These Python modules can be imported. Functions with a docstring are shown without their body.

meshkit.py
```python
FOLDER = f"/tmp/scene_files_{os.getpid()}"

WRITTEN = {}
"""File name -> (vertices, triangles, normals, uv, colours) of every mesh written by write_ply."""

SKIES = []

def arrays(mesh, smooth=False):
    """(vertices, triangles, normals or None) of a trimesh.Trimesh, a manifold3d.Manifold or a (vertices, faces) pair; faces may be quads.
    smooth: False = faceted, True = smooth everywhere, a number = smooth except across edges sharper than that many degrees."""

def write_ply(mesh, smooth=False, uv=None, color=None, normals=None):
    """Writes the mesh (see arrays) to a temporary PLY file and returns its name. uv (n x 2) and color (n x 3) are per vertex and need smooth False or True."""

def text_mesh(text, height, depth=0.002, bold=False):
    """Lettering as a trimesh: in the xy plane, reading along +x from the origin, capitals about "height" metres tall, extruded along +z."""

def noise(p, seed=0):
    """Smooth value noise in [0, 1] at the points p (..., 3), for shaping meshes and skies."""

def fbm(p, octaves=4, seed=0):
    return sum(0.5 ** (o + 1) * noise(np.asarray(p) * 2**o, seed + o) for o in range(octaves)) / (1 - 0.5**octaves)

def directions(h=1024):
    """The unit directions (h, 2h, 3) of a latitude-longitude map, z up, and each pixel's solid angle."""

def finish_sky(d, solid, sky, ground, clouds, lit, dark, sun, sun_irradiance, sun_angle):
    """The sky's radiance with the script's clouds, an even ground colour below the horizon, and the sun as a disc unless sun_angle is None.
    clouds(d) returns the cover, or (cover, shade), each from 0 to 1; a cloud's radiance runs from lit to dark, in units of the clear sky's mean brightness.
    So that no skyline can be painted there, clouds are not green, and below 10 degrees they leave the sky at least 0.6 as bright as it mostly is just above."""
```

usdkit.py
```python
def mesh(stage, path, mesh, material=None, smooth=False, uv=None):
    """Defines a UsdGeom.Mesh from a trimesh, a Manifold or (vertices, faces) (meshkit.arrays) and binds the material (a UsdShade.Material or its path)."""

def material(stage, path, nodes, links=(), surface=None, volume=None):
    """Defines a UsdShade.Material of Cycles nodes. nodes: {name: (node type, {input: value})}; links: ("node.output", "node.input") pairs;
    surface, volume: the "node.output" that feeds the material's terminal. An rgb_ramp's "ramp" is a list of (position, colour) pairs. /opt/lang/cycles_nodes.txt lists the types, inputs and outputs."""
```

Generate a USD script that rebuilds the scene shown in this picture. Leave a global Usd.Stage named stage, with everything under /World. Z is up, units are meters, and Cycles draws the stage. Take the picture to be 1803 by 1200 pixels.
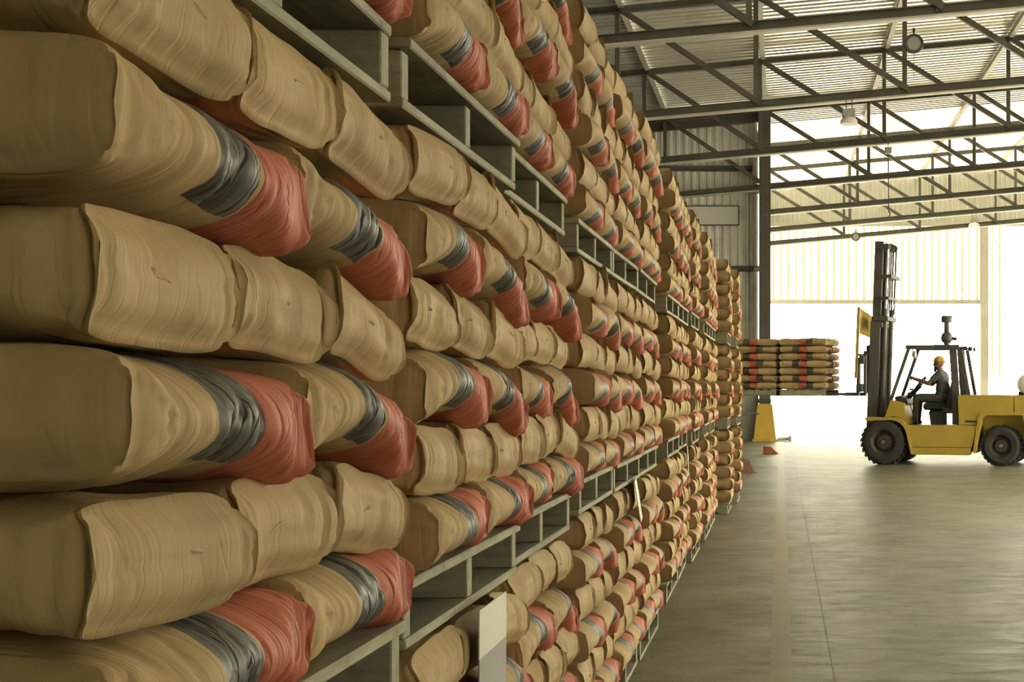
import math
import numpy as np
import trimesh
import manifold3d as m3
import usdkit
import meshkit
from pxr import Gf, Sdf, Usd, UsdGeom, UsdLux, UsdShade, Vt

stage = Usd.Stage.CreateInMemory()
UsdGeom.SetStageUpAxis(stage, "Z")
UsdGeom.SetStageMetersPerUnit(stage, 1.0)
stage.SetDefaultPrim(UsdGeom.Xform.Define(stage, "/World").GetPrim())
UsdGeom.Scope.Define(stage, "/World/Looks")

# ------------------------------------------------------------------ camera, sky, exposure
F, CX, CY, W_PX, H_PX = 2600.0, 1375.0, 682.0, 1803.0, 1200.0
EYE = 1.465
cam = UsdGeom.Camera.Define(stage, "/World/camera")
cam.CreateHorizontalApertureAttr(36.0)
cam.CreateVerticalApertureAttr(36.0 * H_PX / W_PX)
cam.CreateFocalLengthAttr(F / W_PX * 36.0)
cam.CreateHorizontalApertureOffsetAttr(-(CX - W_PX / 2) / W_PX * 36.0)
cam.CreateVerticalApertureOffsetAttr((CY - H_PX / 2) / W_PX * 36.0)
cam.CreateClippingRangeAttr(Gf.Vec2f(0.05, 2000.0))
cam.AddTranslateOp().Set(Gf.Vec3d(0, 0, EYE))
cam.AddRotateXYZOp().Set(Gf.Vec3f(90, 0, 0))
cam.CreateExposureAttr(-0.15)

sky = UsdLux.DomeLight.Define(stage, "/World/sky_light")
sky.CreateIntensityAttr(8.0)
sky.CreateColorAttr(Gf.Vec3f(1.0, 0.93, 0.70))

# ------------------------------------------------------------------ helpers
NAMES = {}


def numbered(parent, name):
    key = parent + "/" + name
    k = NAMES.get(key, 0)
    NAMES[key] = k + 1
    return key if k == 0 else f"{key}_{k:03d}"


def tag(prim, label=None, category=None, group=None, kind=None):
    for k, v in (("label", label), ("category", category), ("group", group), ("kind", kind)):
        if v:
            prim.SetCustomDataByKey(k, v)
    return prim


def place(prim, loc=(0, 0, 0), rot=(0, 0, 0)):
    x = UsdGeom.Xformable(prim)
    x.AddTranslateOp().Set(Gf.Vec3d(*map(float, loc)))
    if any(rot):
        x.AddRotateXYZOp().Set(Gf.Vec3f(*map(float, rot)))


def thing(name, label, category, loc=(0, 0, 0), rot=(0, 0, 0), group=None, kind=None):
    p = UsdGeom.Xform.Define(stage, numbered("/World", name)).GetPrim()
    place(p, loc, rot)
    return tag(p, label, category, group, kind)


def put(path, v, f, n, mat):
    """Defines a Mesh from arrays."""
    m = UsdGeom.Mesh.Define(stage, path)
    m.CreatePointsAttr(Vt.Vec3fArray.FromNumpy(np.ascontiguousarray(v, np.float32)))
    m.CreateFaceVertexCountsAttr(Vt.IntArray.FromNumpy(np.full(len(f), f.shape[1], np.int32)))
    m.CreateFaceVertexIndicesAttr(Vt.IntArray.FromNumpy(np.ascontiguousarray(f, np.int32).ravel()))
    m.CreateSubdivisionSchemeAttr("none")
    if n is not None:
        m.CreateNormalsAttr(Vt.Vec3fArray.FromNumpy(np.ascontiguousarray(n, np.float32)))
        m.SetNormalsInterpolation("vertex")
    UsdShade.MaterialBindingAPI.Apply(m.GetPrim()).Bind(UsdShade.Material.Get(stage, "/World/Looks/" + mat))
    return m.GetPrim()


def part(parent, name, mesh, mat, smooth=35, label=None):
    path = numbered(str(parent.GetPath()) if not isinstance(parent, str) else parent, name)
    p = usdkit.mesh(stage, path, mesh, "/World/Looks/" + mat, smooth=smooth).GetPrim()
    return tag(p, label)


def cbox(size, center=(0, 0, 0), bevel=0.004):
    """A box with chamfered edges (44 triangles)."""
    s = np.array(size, float) / 2
    b = min(bevel, s.min() * 0.45)
    pts = []
    for sx in (-1, 1):
        for sy in (-1, 1):
            for sz in (-1, 1):
                c = np.array([sx, sy, sz]) * s
                d = np.array([sx, sy, sz]) * b
                pts += [c - [d[0], d[1], 0], c - [d[0], 0, d[2]], c - [0, d[1], d[2]]]
    h = m3.Manifold.hull_points(np.array(pts)).to_mesh()
    return trimesh.Trimesh(h.vert_properties[:, :3] + np.array(center), h.tri_verts, process=False)


def box(size, center=(0, 0, 0)):
    m = trimesh.creation.box(size)
    m.apply_translation(center)
    return m


def tube(p, q, r, sides=12, r2=None):
    p, q = np.array(p, float), np.array(q, float)
    d = q - p
    L = np.linalg.norm(d)
    m = m3.Manifold.cylinder(L, r, r if r2 is None else r2, sides).to_mesh()
    m = trimesh.Trimesh(m.vert_properties[:, :3], m.tri_verts, process=False)
    T = trimesh.geometry.align_vectors([0, 0, 1], d / L)
    T[:3, 3] = p
    m.apply_transform(T)
    return m


def bar(p, q, w, h, up=(0, 0, 1)):
    """A rectangular bar from p to q: w across, h along up."""
    p, q, up = np.array(p, float), np.array(q, float), np.array(up, float)
    d = q - p
    L = np.linalg.norm(d)
    d /= L
    s = np.cross(d, up)
    s /= np.linalg.norm(s)
    u = np.cross(s, d)
    m = trimesh.creation.box((w, h, L))
    T = np.eye(4)
    T[:3, 0], T[:3, 1], T[:3, 2], T[:3, 3] = s, u, d, (p + q) / 2
    m.apply_transform(T)
    if np.linalg.det(T[:3, :3]) < 0:
        m.invert()
    return m


def angle_bar(p, q, w, t, up=(0, 0, 1), side=1):
    """An L-section of two plates from p to q."""
    p, q, up = np.array(p, float), np.array(q, float), np.array(up, float)
    d = (q - p) / np.linalg.norm(q - p)
    s = np.cross(d, up)
    s /= np.linalg.norm(s)
    u = np.cross(s, d)
    return cat(bar(p, q, t, w, up), bar(p + s * side * w / 2 - u * w / 2, q + s * side * w / 2 - u * w / 2, w, t, up))


def cat(*ms):
    return trimesh.util.concatenate([m for m in ms if m is not None])


def prism(poly, y0, y1, bevel=0.0):
    """An xz polygon extruded along y."""
    cs = m3.CrossSection([np.array(poly, float)])
    if cs.area() <= 0:
        cs = m3.CrossSection([np.array(poly[::-1], float)])
    if bevel:
        cs = cs.offset(-bevel, m3.JoinType.Round, 2.0, 16).offset(bevel, m3.JoinType.Round, 2.0, 16)
    m = m3.Manifold.extrude(cs, y1 - y0).to_mesh()
    v = m.vert_properties[:, :3]
    v = np.stack([v[:, 0], y0 + v[:, 2], v[:, 1]], 1)
    return trimesh.Trimesh(v, m.tri_verts[:, ::-1], process=False)


def lathe(profile, sides=24, center=(0, 0, 0), axis="z"):
    """Revolves (radius, height) pairs about z, then turns the axis to y or x if asked."""
    m = trimesh.creation.revolve(np.array(profile, float), sections=sides)
    if axis == "y":
        m.apply_transform(trimesh.transformations.rotation_matrix(-math.pi / 2, [1, 0, 0]))
    if axis == "x":
        m.apply_transform(trimesh.transformations.rotation_matrix(math.pi / 2, [0, 1, 0]))
    m.apply_translation(center)
    m.fix_normals()
    return m


def ss(a, b, x):
    t = np.clip((np.asarray(x, float) - a) / (b - a), 0, 1)
    return t * t * (3 - 2 * t)


# ------------------------------------------------------------------ materials
def look(name, base, rough=0.5, var=None, scale=6.0, stretch=(1, 1, 1), bump=0.0, bscale=40.0, bstretch=(1, 1, 1), bdist=0.003,
         spec=0.5, metal=0.0, randval=0.0, crease=None, rvar=0.0, detail=4.0, dirt=None):
    """A principled material: two tones mixed by noise in object space, fine relief by a second noise, and a random value per copy."""
    nodes = {
        "tc": ("texture_coordinate", {}),
        "p": ("principled_bsdf", {"base_color": base, "roughness": rough, "specular_ior_level": spec, "metallic": metal}),
    }
    links = []
    col = None
    if var is not None:
        nodes["m1"] = ("mapping", {"scale": stretch})
        nodes["n1"] = ("noise_texture", {"scale": scale, "detail": detail, "roughness": 0.6})
        nodes["r1"] = ("rgb_ramp", {"ramp": [(0.32, base), (0.68, var)]})
        links += [("tc.object", "m1.vector"), ("m1.vector", "n1.vector"), ("n1.fac", "r1.fac")]
        col = "r1.color"
    if dirt is not None:
        dcol, dscale, lo, hi = dirt
        nodes["nd"] = ("noise_texture", {"scale": dscale, "detail": 6.0, "roughness": 0.7})
        nodes["rd"] = ("map_range", {"from_min": lo, "from_max": hi, "clamp": True})
        nodes["xd"] = ("mix_color", {"blend_type": "mix", "a": base, "b": dcol})
        links += [("tc.object", "nd.vector"), ("nd.fac", "rd.value"), ("rd.result", "xd.fac")]
        if col:
            links.append((col, "xd.a"))
        col = "xd.result"
    if randval:
        nodes["oi"] = ("object_info", {})
        nodes["mr"] = ("map_range", {"from_min": 0.0, "from_max": 1.0, "to_min": 1 - randval, "to_max": 1 + randval})
        nodes["hs"] = ("hsv", {"hue": 0.5, "saturation": 1.0, "fac": 1.0, "color": base})
        links += [("oi.random", "mr.value"), ("mr.result", "hs.value")]
        if col:
            links.append((col, "hs.color"))
        col = "hs.color"
    if col:
        links.append((col, "p.base_color"))
    if rvar:
        nodes["mrr"] = ("map_range", {"from_min": 0.3, "from_max": 0.7, "to_min": max(rough - rvar, 0.03), "to_max": rough + rvar, "clamp": True})
        nodes["nr"] = ("noise_texture", {"scale": scale * 0.7, "detail": 5.0})
        links += [("tc.object", "nr.vector"), ("nr.fac", "mrr.value"), ("mrr.result", "p.roughness")]
    if bump:
        nodes["m2"] = ("mapping", {"scale": bstretch})
        nodes["n2"] = ("noise_texture", {"scale": bscale, "detail": 3.0, "roughness": 0.5, "distortion": 0.06})
        nodes["b"] = ("bump", {"strength": bump, "distance": bdist})
        links += [("tc.object", "m2.vector"), ("m2.vector", "n2.vector"), ("b.normal", "p.normal")]
        nodes["nm"] = ("noise_texture", {"scale": 7.0, "detail": 1.0})
        nodes["mm"] = ("map_range", {"from_min": 0.38, "from_max": 0.64, "to_min": 0.12, "to_max": 1.0, "clamp": True})
        nodes["mx"] = ("math", {"math_type": "multiply"})
        links += [("tc.object", "nm.vector"), ("nm.fac", "mm.value"), ("n2.fac", "mx.value1"), ("mm.result", "mx.value2")]
        h = "mx.value"
        if crease is not None:
            cs, cst, amt = crease
            nodes["m3"] = ("mapping", {"scale": cst})
            nodes["n3"] = ("noise_texture", {"scale": cs, "detail": 1.0, "distortion": 0.25})
            nodes["c1"] = ("math", {"math_type": "subtract", "value2": 0.5})
            nodes["c2"] = ("math", {"math_type": "absolute"})
            nodes["c3"] = ("map_range", {"from_min": 0.0, "from_max": 0.05, "to_min": -amt, "to_max": 0.0, "clamp": True})
            nodes["c4"] = ("math", {"math_type": "add"})
            links += [("tc.object", "m3.vector"), ("m3.vector", "n3.vector"), ("n3.fac", "c1.value1"), ("c1.value", "c2.value1"), ("c2.value", "c3.value"),
                      (h, "c4.value1"), ("c3.result", "c4.value2")]
            h = "c4.value"
        links.append((h, "b.height"))
    usdkit.material(stage, "/World/Looks/" + name, nodes, links, surface="p.BSDF")


KR, KR2 = (0.395, 0.285, 0.135), (0.465, 0.345, 0.172)
look("kraft_paper", KR, 0.72, KR2, scale=5, bump=0.27, bscale=4.0, bstretch=(42, 1.8, 2.2), bdist=0.005, randval=0.07, crease=(3.0, (9, 1.0, 1.4), 0.4), spec=0.2)
look("kraft_end", KR, 0.72, KR2, scale=5, bump=0.27, bscale=4.0, bstretch=(2, 44, 2.2), bdist=0.005, randval=0.07, crease=(3.0, (1, 9, 1.7), 0.5), spec=0.2)
look("black_print", (0.066, 0.066, 0.050), 0.55, (0.10, 0.10, 0.077), scale=9, bump=0.7, bscale=4.0, bstretch=(24, 2.2, 4.0), bdist=0.008, crease=(3.0, (10, 1.2, 3.5), 0.7), spec=0.4)
look("red_print", (0.42, 0.115, 0.066), 0.62, (0.50, 0.155, 0.092), scale=7, bump=0.6, bscale=4.0, bstretch=(28, 2.2, 3.0), bdist=0.006, randval=0.06, crease=(3.0, (9, 1.2, 2.0), 0.5), spec=0.25)
look("paper_fold", (0.40, 0.29, 0.14), 0.6, spec=0.3)
look("pallet_wood", (0.25, 0.245, 0.165), 0.75, (0.36, 0.345, 0.235), scale=5, stretch=(6, 1, 8), bump=0.4, bscale=5, bstretch=(20, 1.5, 20), bdist=0.002, spec=0.25, randval=0.1,
     dirt=((0.16, 0.13, 0.085), 6.0, 0.56, 0.75))
look("pallet_wood_cross", (0.25, 0.245, 0.165), 0.75, (0.34, 0.33, 0.225), scale=5, stretch=(1, 6, 8), bump=0.4, bscale=5, bstretch=(1.5, 20, 20), bdist=0.002, spec=0.25, randval=0.1,
     dirt=((0.16, 0.13, 0.085), 6.0, 0.56, 0.75))
look("steel_grey", (0.075, 0.07, 0.055), 0.5, (0.10, 0.094, 0.075), scale=2, spec=0.4)
look("steel_light", (0.42, 0.40, 0.34), 0.5, (0.50, 0.48, 0.42), scale=1.5, spec=0.4)
look("roof_metal", (0.70, 0.68, 0.62), 0.33, (0.76, 0.74, 0.68), scale=0.5, spec=0.6, metal=0.5, dirt=((0.42, 0.34, 0.25), 0.35, 0.54, 0.78))
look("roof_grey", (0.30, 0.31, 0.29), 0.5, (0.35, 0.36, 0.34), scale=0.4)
look("gable_metal", (0.46, 0.445, 0.40), 0.5, (0.54, 0.52, 0.47), scale=0.8, dirt=((0.42, 0.38, 0.30), 1.2, 0.5, 0.75))
look("wall_metal", (0.66, 0.65, 0.60), 0.5, (0.72, 0.71, 0.66), scale=0.6, spec=0.4, dirt=((0.28, 0.26, 0.21), 0.5, 0.55, 0.75))
look("white_board", (0.62, 0.61, 0.60), 0.45)
look("dark_trim", (0.05, 0.05, 0.045), 0.5)
look("card_pale", (0.60, 0.60, 0.50), 0.6)
look("card_grey", (0.27, 0.26, 0.235), 0.6)
look("forklift_yellow", (0.43, 0.305, 0.05), 0.4, (0.38, 0.27, 0.05), scale=3, spec=0.5, dirt=((0.35, 0.22, 0.05), 2.5, 0.6, 0.8))
look("mast_dark", (0.07, 0.066, 0.056), 0.45, (0.09, 0.085, 0.073), scale=4, spec=0.5)  # colour lifted a little to stand in for haze over the mast
look("black_plastic", (0.025, 0.025, 0.024), 0.5)
look("chrome_rod", (0.6, 0.6, 0.58), 0.2, metal=1.0)
look("tyre_rubber", (0.022, 0.021, 0.02), 0.75, (0.035, 0.033, 0.03), scale=8)
look("wheel_rim", (0.05, 0.045, 0.03), 0.5)
look("tank_white", (0.70, 0.69, 0.64), 0.4)
look("skin", (0.30, 0.17, 0.10), 0.5)
look("shirt_grey", (0.10, 0.105, 0.105), 0.85, (0.13, 0.135, 0.135), scale=20)
look("trouser_grey", (0.075, 0.075, 0.07), 0.85)
look("shoe_dark", (0.02, 0.018, 0.016), 0.6)
look("beard_hair", (0.04, 0.03, 0.022), 0.8)
look("cap_yellow", (0.62, 0.42, 0.05), 0.7)
look("panel_yellow", (0.50, 0.36, 0.05), 0.8, (0.42, 0.30, 0.05), scale=5, spec=0.12)
look("guard_yellow", (0.52, 0.34, 0.03), 0.5, (0.45, 0.29, 0.04), scale=4, dirt=((0.30, 0.24, 0.12), 3.0, 0.55, 0.75))
look("masonry_grey", (0.24, 0.235, 0.20), 0.8, (0.30, 0.29, 0.25), scale=3)
look("chock_orange", (0.42, 0.13, 0.03), 0.6, (0.35, 0.10, 0.03), scale=9)
look("chock_brown", (0.16, 0.085, 0.045), 0.7, (0.20, 0.12, 0.07), scale=9)
look("disc_grey", (0.32, 0.32, 0.31), 0.45)
look("line_paint", (0.215, 0.18, 0.075), 0.5, (0.18, 0.155, 0.08), scale=4, dirt=((0.17, 0.155, 0.10), 2.0, 0.42, 0.66), spec=0.3)
look("joint_dirt", (0.09, 0.083, 0.055), 0.6, (0.15, 0.14, 0.095), scale=3)
usdkit.material(stage, "/World/Looks/lamp_glow", {"e": ("emission", {"color": (0.9, 1.0, 0.9), "strength": 6.0})}, [], surface="e.emission")
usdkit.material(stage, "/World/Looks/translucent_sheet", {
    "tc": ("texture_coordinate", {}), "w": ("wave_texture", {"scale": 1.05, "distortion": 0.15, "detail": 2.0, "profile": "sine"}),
    "r": ("rgb_ramp", {"ramp": [(0.02, (0.38, 0.35, 0.27)), (0.28, (0.68, 0.67, 0.63)), (1.0, (0.74, 0.73, 0.70))]}),  # rib shading put into the transmitted colour as darker bands
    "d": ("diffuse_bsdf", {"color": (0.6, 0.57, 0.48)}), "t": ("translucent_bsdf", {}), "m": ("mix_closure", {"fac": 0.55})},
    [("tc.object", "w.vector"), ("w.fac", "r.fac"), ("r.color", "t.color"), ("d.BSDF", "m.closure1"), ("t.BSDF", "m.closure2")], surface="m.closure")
usdkit.material(stage, "/World/Looks/translucent_roof", {
    "d": ("diffuse_bsdf", {"color": (0.6, 0.58, 0.5)}), "t": ("translucent_bsdf", {"color": (0.66, 0.65, 0.61)}), "m": ("mix_closure", {"fac": 0.45})},
    [("d.BSDF", "m.closure1"), ("t.BSDF", "m.closure2")], surface="m.closure")
# polished, scuffed concrete
usdkit.material(stage, "/World/Looks/concrete_floor", {
    "tc": ("texture_coordinate", {}),
    "m1": ("mapping", {"scale": (1.0, 0.8, 1.0)}),
    "n1": ("noise_texture", {"scale": 1.1, "detail": 8.0, "roughness": 0.62}),
    "r1": ("rgb_ramp", {"ramp": [(0.30, (0.12, 0.112, 0.07)), (0.5, (0.175, 0.163, 0.106)), (0.70, (0.245, 0.228, 0.158))]}),
    "m2": ("mapping", {"scale": (1.0, 2.6, 1.0), "rotation": (0, 0, 0.12)}),
    "m4": ("mapping", {"scale": (16.0, 0.9, 1.0), "rotation": (0, 0, 0.5)}), "n4": ("noise_texture", {"scale": 1.6, "detail": 4.0, "roughness": 0.75}),
    "r4": ("map_range", {"from_min": 0.60, "from_max": 0.70, "to_min": 0.0, "to_max": 0.55, "clamp": True}), "x4": ("mix_color", {"blend_type": "mix", "b": (0.075, 0.07, 0.052)}),
    "n2": ("noise_texture", {"scale": 2.6, "detail": 8.0, "roughness": 0.78}),
    "r2": ("map_range", {"from_min": 0.52, "from_max": 0.72, "to_min": 0.0, "to_max": 0.55, "clamp": True}),
    "x": ("mix_color", {"blend_type": "mix", "b": (0.11, 0.10, 0.072)}),
    "rr": ("map_range", {"from_min": 0.3, "from_max": 0.7, "to_min": 0.36, "to_max": 0.66, "clamp": True}),
    "n3": ("noise_texture", {"scale": 9.0, "detail": 5.0, "roughness": 0.7}),
    "b": ("bump", {"strength": 0.25, "distance": 0.012}),
    "p": ("principled_bsdf", {"specular_ior_level": 0.24}),
}, [("tc.object", "m1.vector"), ("m1.vector", "n1.vector"), ("n1.fac", "r1.fac"), ("tc.object", "m2.vector"), ("m2.vector", "n2.vector"), ("n2.fac", "r2.value"),
    ("r1.color", "x.a"), ("r2.result", "x.fac"), ("x.result", "x4.a"), ("tc.object", "m4.vector"), ("m4.vector", "n4.vector"), ("n4.fac", "r4.value"), ("r4.result", "x4.fac"), ("x4.result", "p.base_color"), ("n2.fac", "rr.value"), ("rr.result", "p.roughness"), ("m2.vector", "n3.vector"),
    ("n3.fac", "b.height"), ("b.normal", "p.normal")], surface="p.BSDF")
look("outdoor_ground", (0.55, 0.53, 0.48), 0.9, (0.62, 0.60, 0.55), scale=0.3)
# ------------------------------------------------------------------ the building
X_LEFT, X_RIGHT, Y_REAR, Y_END = -9.2, 14.0, -9.0, 58.6
X_SEAM = -3.2
SLOPE = 0.09


def roof_z(x):
    return 9.32 + SLOPE * x


def chord_top(x):
    return 9.12 + SLOPE * x


def chord_low(x):
    return 6.98 + SLOPE * x


def structure(name, mesh=None, mat=None, smooth=False, label=None):
    path = numbered("/World", name)
    if mesh is None:
        p = UsdGeom.Xform.Define(stage, path).GetPrim()
    else:
        p = usdkit.mesh(stage, path, mesh, "/World/Looks/" + mat, smooth=smooth).GetPrim()
    return tag(p, label, None, None, "structure")


def corrugated(width, length, pitch=0.19, depth=0.035, t=0.004):
    """A trapezoid-ribbed sheet: ribs run along v (0..length), the profile along u (0..width), proud along w. Returns vertices (u, v, w) and faces."""
    us, ws = [], []
    k = int(round(width / pitch))
    pt = width / k
    for i in range(k):
        for a, h in ((0.0, 0), (0.42, 0), (0.56, 1), (0.86, 1)):
            us.append((i + a) * pt)
            ws.append(h * depth)
    us.append(width)
    ws.append(0)
    us, ws = np.array(us), np.array(ws)
    n = len(us)
    v = np.concatenate([np.stack([us, np.full(n, y), ws + o], 1) for o in (0, t) for y in (0.0, length)])
    f = []
    i = np.arange(n - 1)
    f.append(np.stack([i, i + 1, n + i + 1, n + i], 1))
    f.append(np.stack([2 * n + i, 3 * n + i, 3 * n + i + 1, 2 * n + i + 1], 1))
    f.append(np.stack([i, 2 * n + i, 2 * n + i + 1, i + 1], 1))
    f.append(np.stack([n + i, n + i + 1, 3 * n + i + 1, 3 * n + i], 1))
    return v, np.vstack(f)


def sheet(parent, name, origin, u, v, w, width, length, mat, pitch=0.19, depth=0.035):
    """A corrugated sheet with its corner at origin and its axes u, v, w given in the world."""
    p, f = corrugated(width, length, pitch, depth)
    M = np.stack([u, v, w]).astype(float)
    q = p @ M + np.array(origin, float)
    if np.linalg.det(M) < 0:
        f = f[:, ::-1]
    path = numbered(str(parent.GetPath()), name)
    return put(path, q, f, None, mat)


structure("ground", box((400, 400, 0.2), (0, 100, -0.16)), "outdoor_ground")
fl = structure("floor", box((X_RIGHT - X_LEFT + 1.0, Y_END - Y_REAR + 0.6, 0.2), ((X_LEFT + X_RIGHT) / 2, (Y_END + Y_REAR) / 2, -0.1)), "concrete_floor")
part(fl, "painted_line", box((0.115, 36.0, 0.0016), (0.0, 16.5, 0.0006)), "line_paint", smooth=False)

part(fl, "floor_joint", box((0.007, 50.0, 0.0012), (0.27, 25.0, 0.0005)), "joint_dirt", smooth=False)

# roof: one ribbed sheet after another, ribs running up the slope
ce = structure("ceiling")
dirv = np.array([1, 0, SLOPE]) / math.hypot(1, SLOPE)
upv = np.array([-SLOPE, 0, 1]) / math.hypot(1, SLOPE)
k_slope = math.hypot(1, SLOPE)
y, i = Y_REAR, 0
ADDED_SKYLIGHTS = ((10.2, 11.4), (15.0, 16.2), (19.8, 21.0), (24.6, 25.8))  # unseen skylights, added to light the sack wall softly from above
ADDED_SIDE_DOORS = ((10.2, 14.0), (17.0, 24.0), (29.0, 36.0))  # unseen openings, added and spaced for the daylight they throw on the stacks
while y < Y_END - 0.01:
    clear = y >= 43.4 or any(a <= y + 0.6 < b for a, b in ADDED_SKYLIGHTS)
    w_ = min(1.2, Y_END + 0.1 - y)
    rib = w_ / max(round(w_ / 0.34), 1)
    sheet(ce, "translucent_roof_sheet" if clear else "roof_sheet", (X_SEAM, y, roof_z(X_SEAM) + 0.003 * (i % 2)), (0, 1, 0), dirv, upv, w_ + 0.02, (X_RIGHT + 0.6 - X_SEAM) * k_slope, "translucent_roof" if clear else "roof_metal", rib, 0.06)
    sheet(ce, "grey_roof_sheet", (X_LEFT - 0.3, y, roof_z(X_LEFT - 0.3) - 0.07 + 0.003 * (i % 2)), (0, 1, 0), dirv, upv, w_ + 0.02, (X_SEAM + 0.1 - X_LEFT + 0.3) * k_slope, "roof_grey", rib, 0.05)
    y += 1.2
    i += 1
# right wall of the hall: ribbed sheets with unseen openings added to let daylight onto the sacks
wg = structure("wall_right")
y = Y_REAR
while y < Y_END - 0.1:
    added_door = any(a <= y + 0.5 < b for a, b in ADDED_SIDE_DOORS)
    z0 = 5.0 if added_door else 0.0
    sheet(wg, "wall_sheet", (X_RIGHT + 0.2, y, z0), (0, 1, 0), (0, 0, 1), (-1, 0, 0), 1.02, roof_z(X_RIGHT) - 0.05 - z0, "wall_metal")
    y += 1.0
for a, b in ADDED_SIDE_DOORS:
    part(wg, "door_header", box((0.16, b - a + 0.3, 0.16), (X_RIGHT + 0.1, (a + b) / 2, 5.0)), "steel_light", smooth=False)  # header over an added opening

# left wall: ribs run along the hall
wl = structure("wall_left")
for k in range(9):
    z0, z1 = k * 1.0, min(k * 1.0 + 1.02, roof_z(X_LEFT) - 0.02)
    sheet(wl, "wall_sheet", (X_LEFT, Y_REAR, z0), (0, 0, 1), (0, 1, 0), (1, 0, 0), z1 - z0, 50.5, "wall_metal", 0.2, 0.02)
wr = structure("wall_rear")
x0 = X_LEFT
while x0 < X_RIGHT:
    z0 = 2.6 if 6.0 < x0 + 0.5 < 8.2 else 0.0  # unseen opening added here as fill light for faces turned to the camera
    sheet(wr, "wall_sheet", (x0, Y_REAR, z0), (1, 0, 0), (0, 0, 1), (0, 1, 0), 1.03, roof_z(x0) - 0.05 - z0, "wall_metal")
    x0 += 1.02
# the wall that closes the bay left of the column
Y_PART = 41.1
wp = structure("wall_partition")
for k in range(10):
    x0 = -0.66 - 0.86 * (k + 1)
    sheet(wp, "wall_sheet", (x0, Y_PART, 0), (1, 0, 0), (0, 0, 1), (0, -1, 0), 0.87, roof_z(x0) - 0.12, "wall_metal", 0.215, 0.045)
part(wp, "girt", cat(box((8.4, 0.12, 0.14), (-5.0, Y_PART - 0.12, 7.54)), box((8.4, 0.10, 0.015), (-5.0, Y_PART - 0.19, 7.475))), "steel_grey", smooth=False)
part(wp, "girt", box((8.4, 0.12, 0.15), (-4.8, Y_PART - 0.12, 4.76)), "steel_grey", smooth=False)
part(wp, "eave_beam", cat(bar((X_LEFT, 40.75, 8.006), (-0.6, 40.75, 8.80), 0.16, 0.03), bar((X_LEFT, 40.75, 8.186), (-0.6, 40.75, 8.98), 0.02, 0.36),
                          bar((X_LEFT, 40.75, 8.366), (-0.6, 40.75, 9.16), 0.16, 0.03)), "steel_grey", smooth=False)
part(wp, "wall_post", box((0.14, 0.14, 8.6), (-3.62, Y_PART - 0.14, 4.3)), "steel_grey", smooth=False)
part(wp, "end_jamb", cat(box((0.10, 0.16, 8.7), (-0.74, Y_PART - 0.05, 4.35)), box((0.03, 0.05, 8.6), (-0.655, Y_PART - 0.1, 4.3))), "steel_light", smooth=False)
for z in (8.35, 6.9, 4.75, 2.6):
    part(wp, "jamb_bracket", cbox((0.15, 0.10, 0.34 if z > 8 else 0.14), (-0.68, Y_PART - 0.16, z)), "steel_light", smooth=False)
# wall that runs on from the column to the end of the hall
wb = structure("wall_bay")
for k in range(9):
    z0 = k * 1.0
    sheet(wb, "wall_sheet", (-0.62, Y_PART, z0), (0, 0, 1), (0, 1, 0), (1, 0, 0), min(1.02, roof_z(-0.6) - 0.03 - z0), Y_END - Y_PART, "wall_metal", 0.2, 0.03)
part(wb, "plinth_wall", box((1.6, 0.22, 1.62), (-1.42, 40.72, 0.81)), "masonry_grey", smooth=False)
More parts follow.
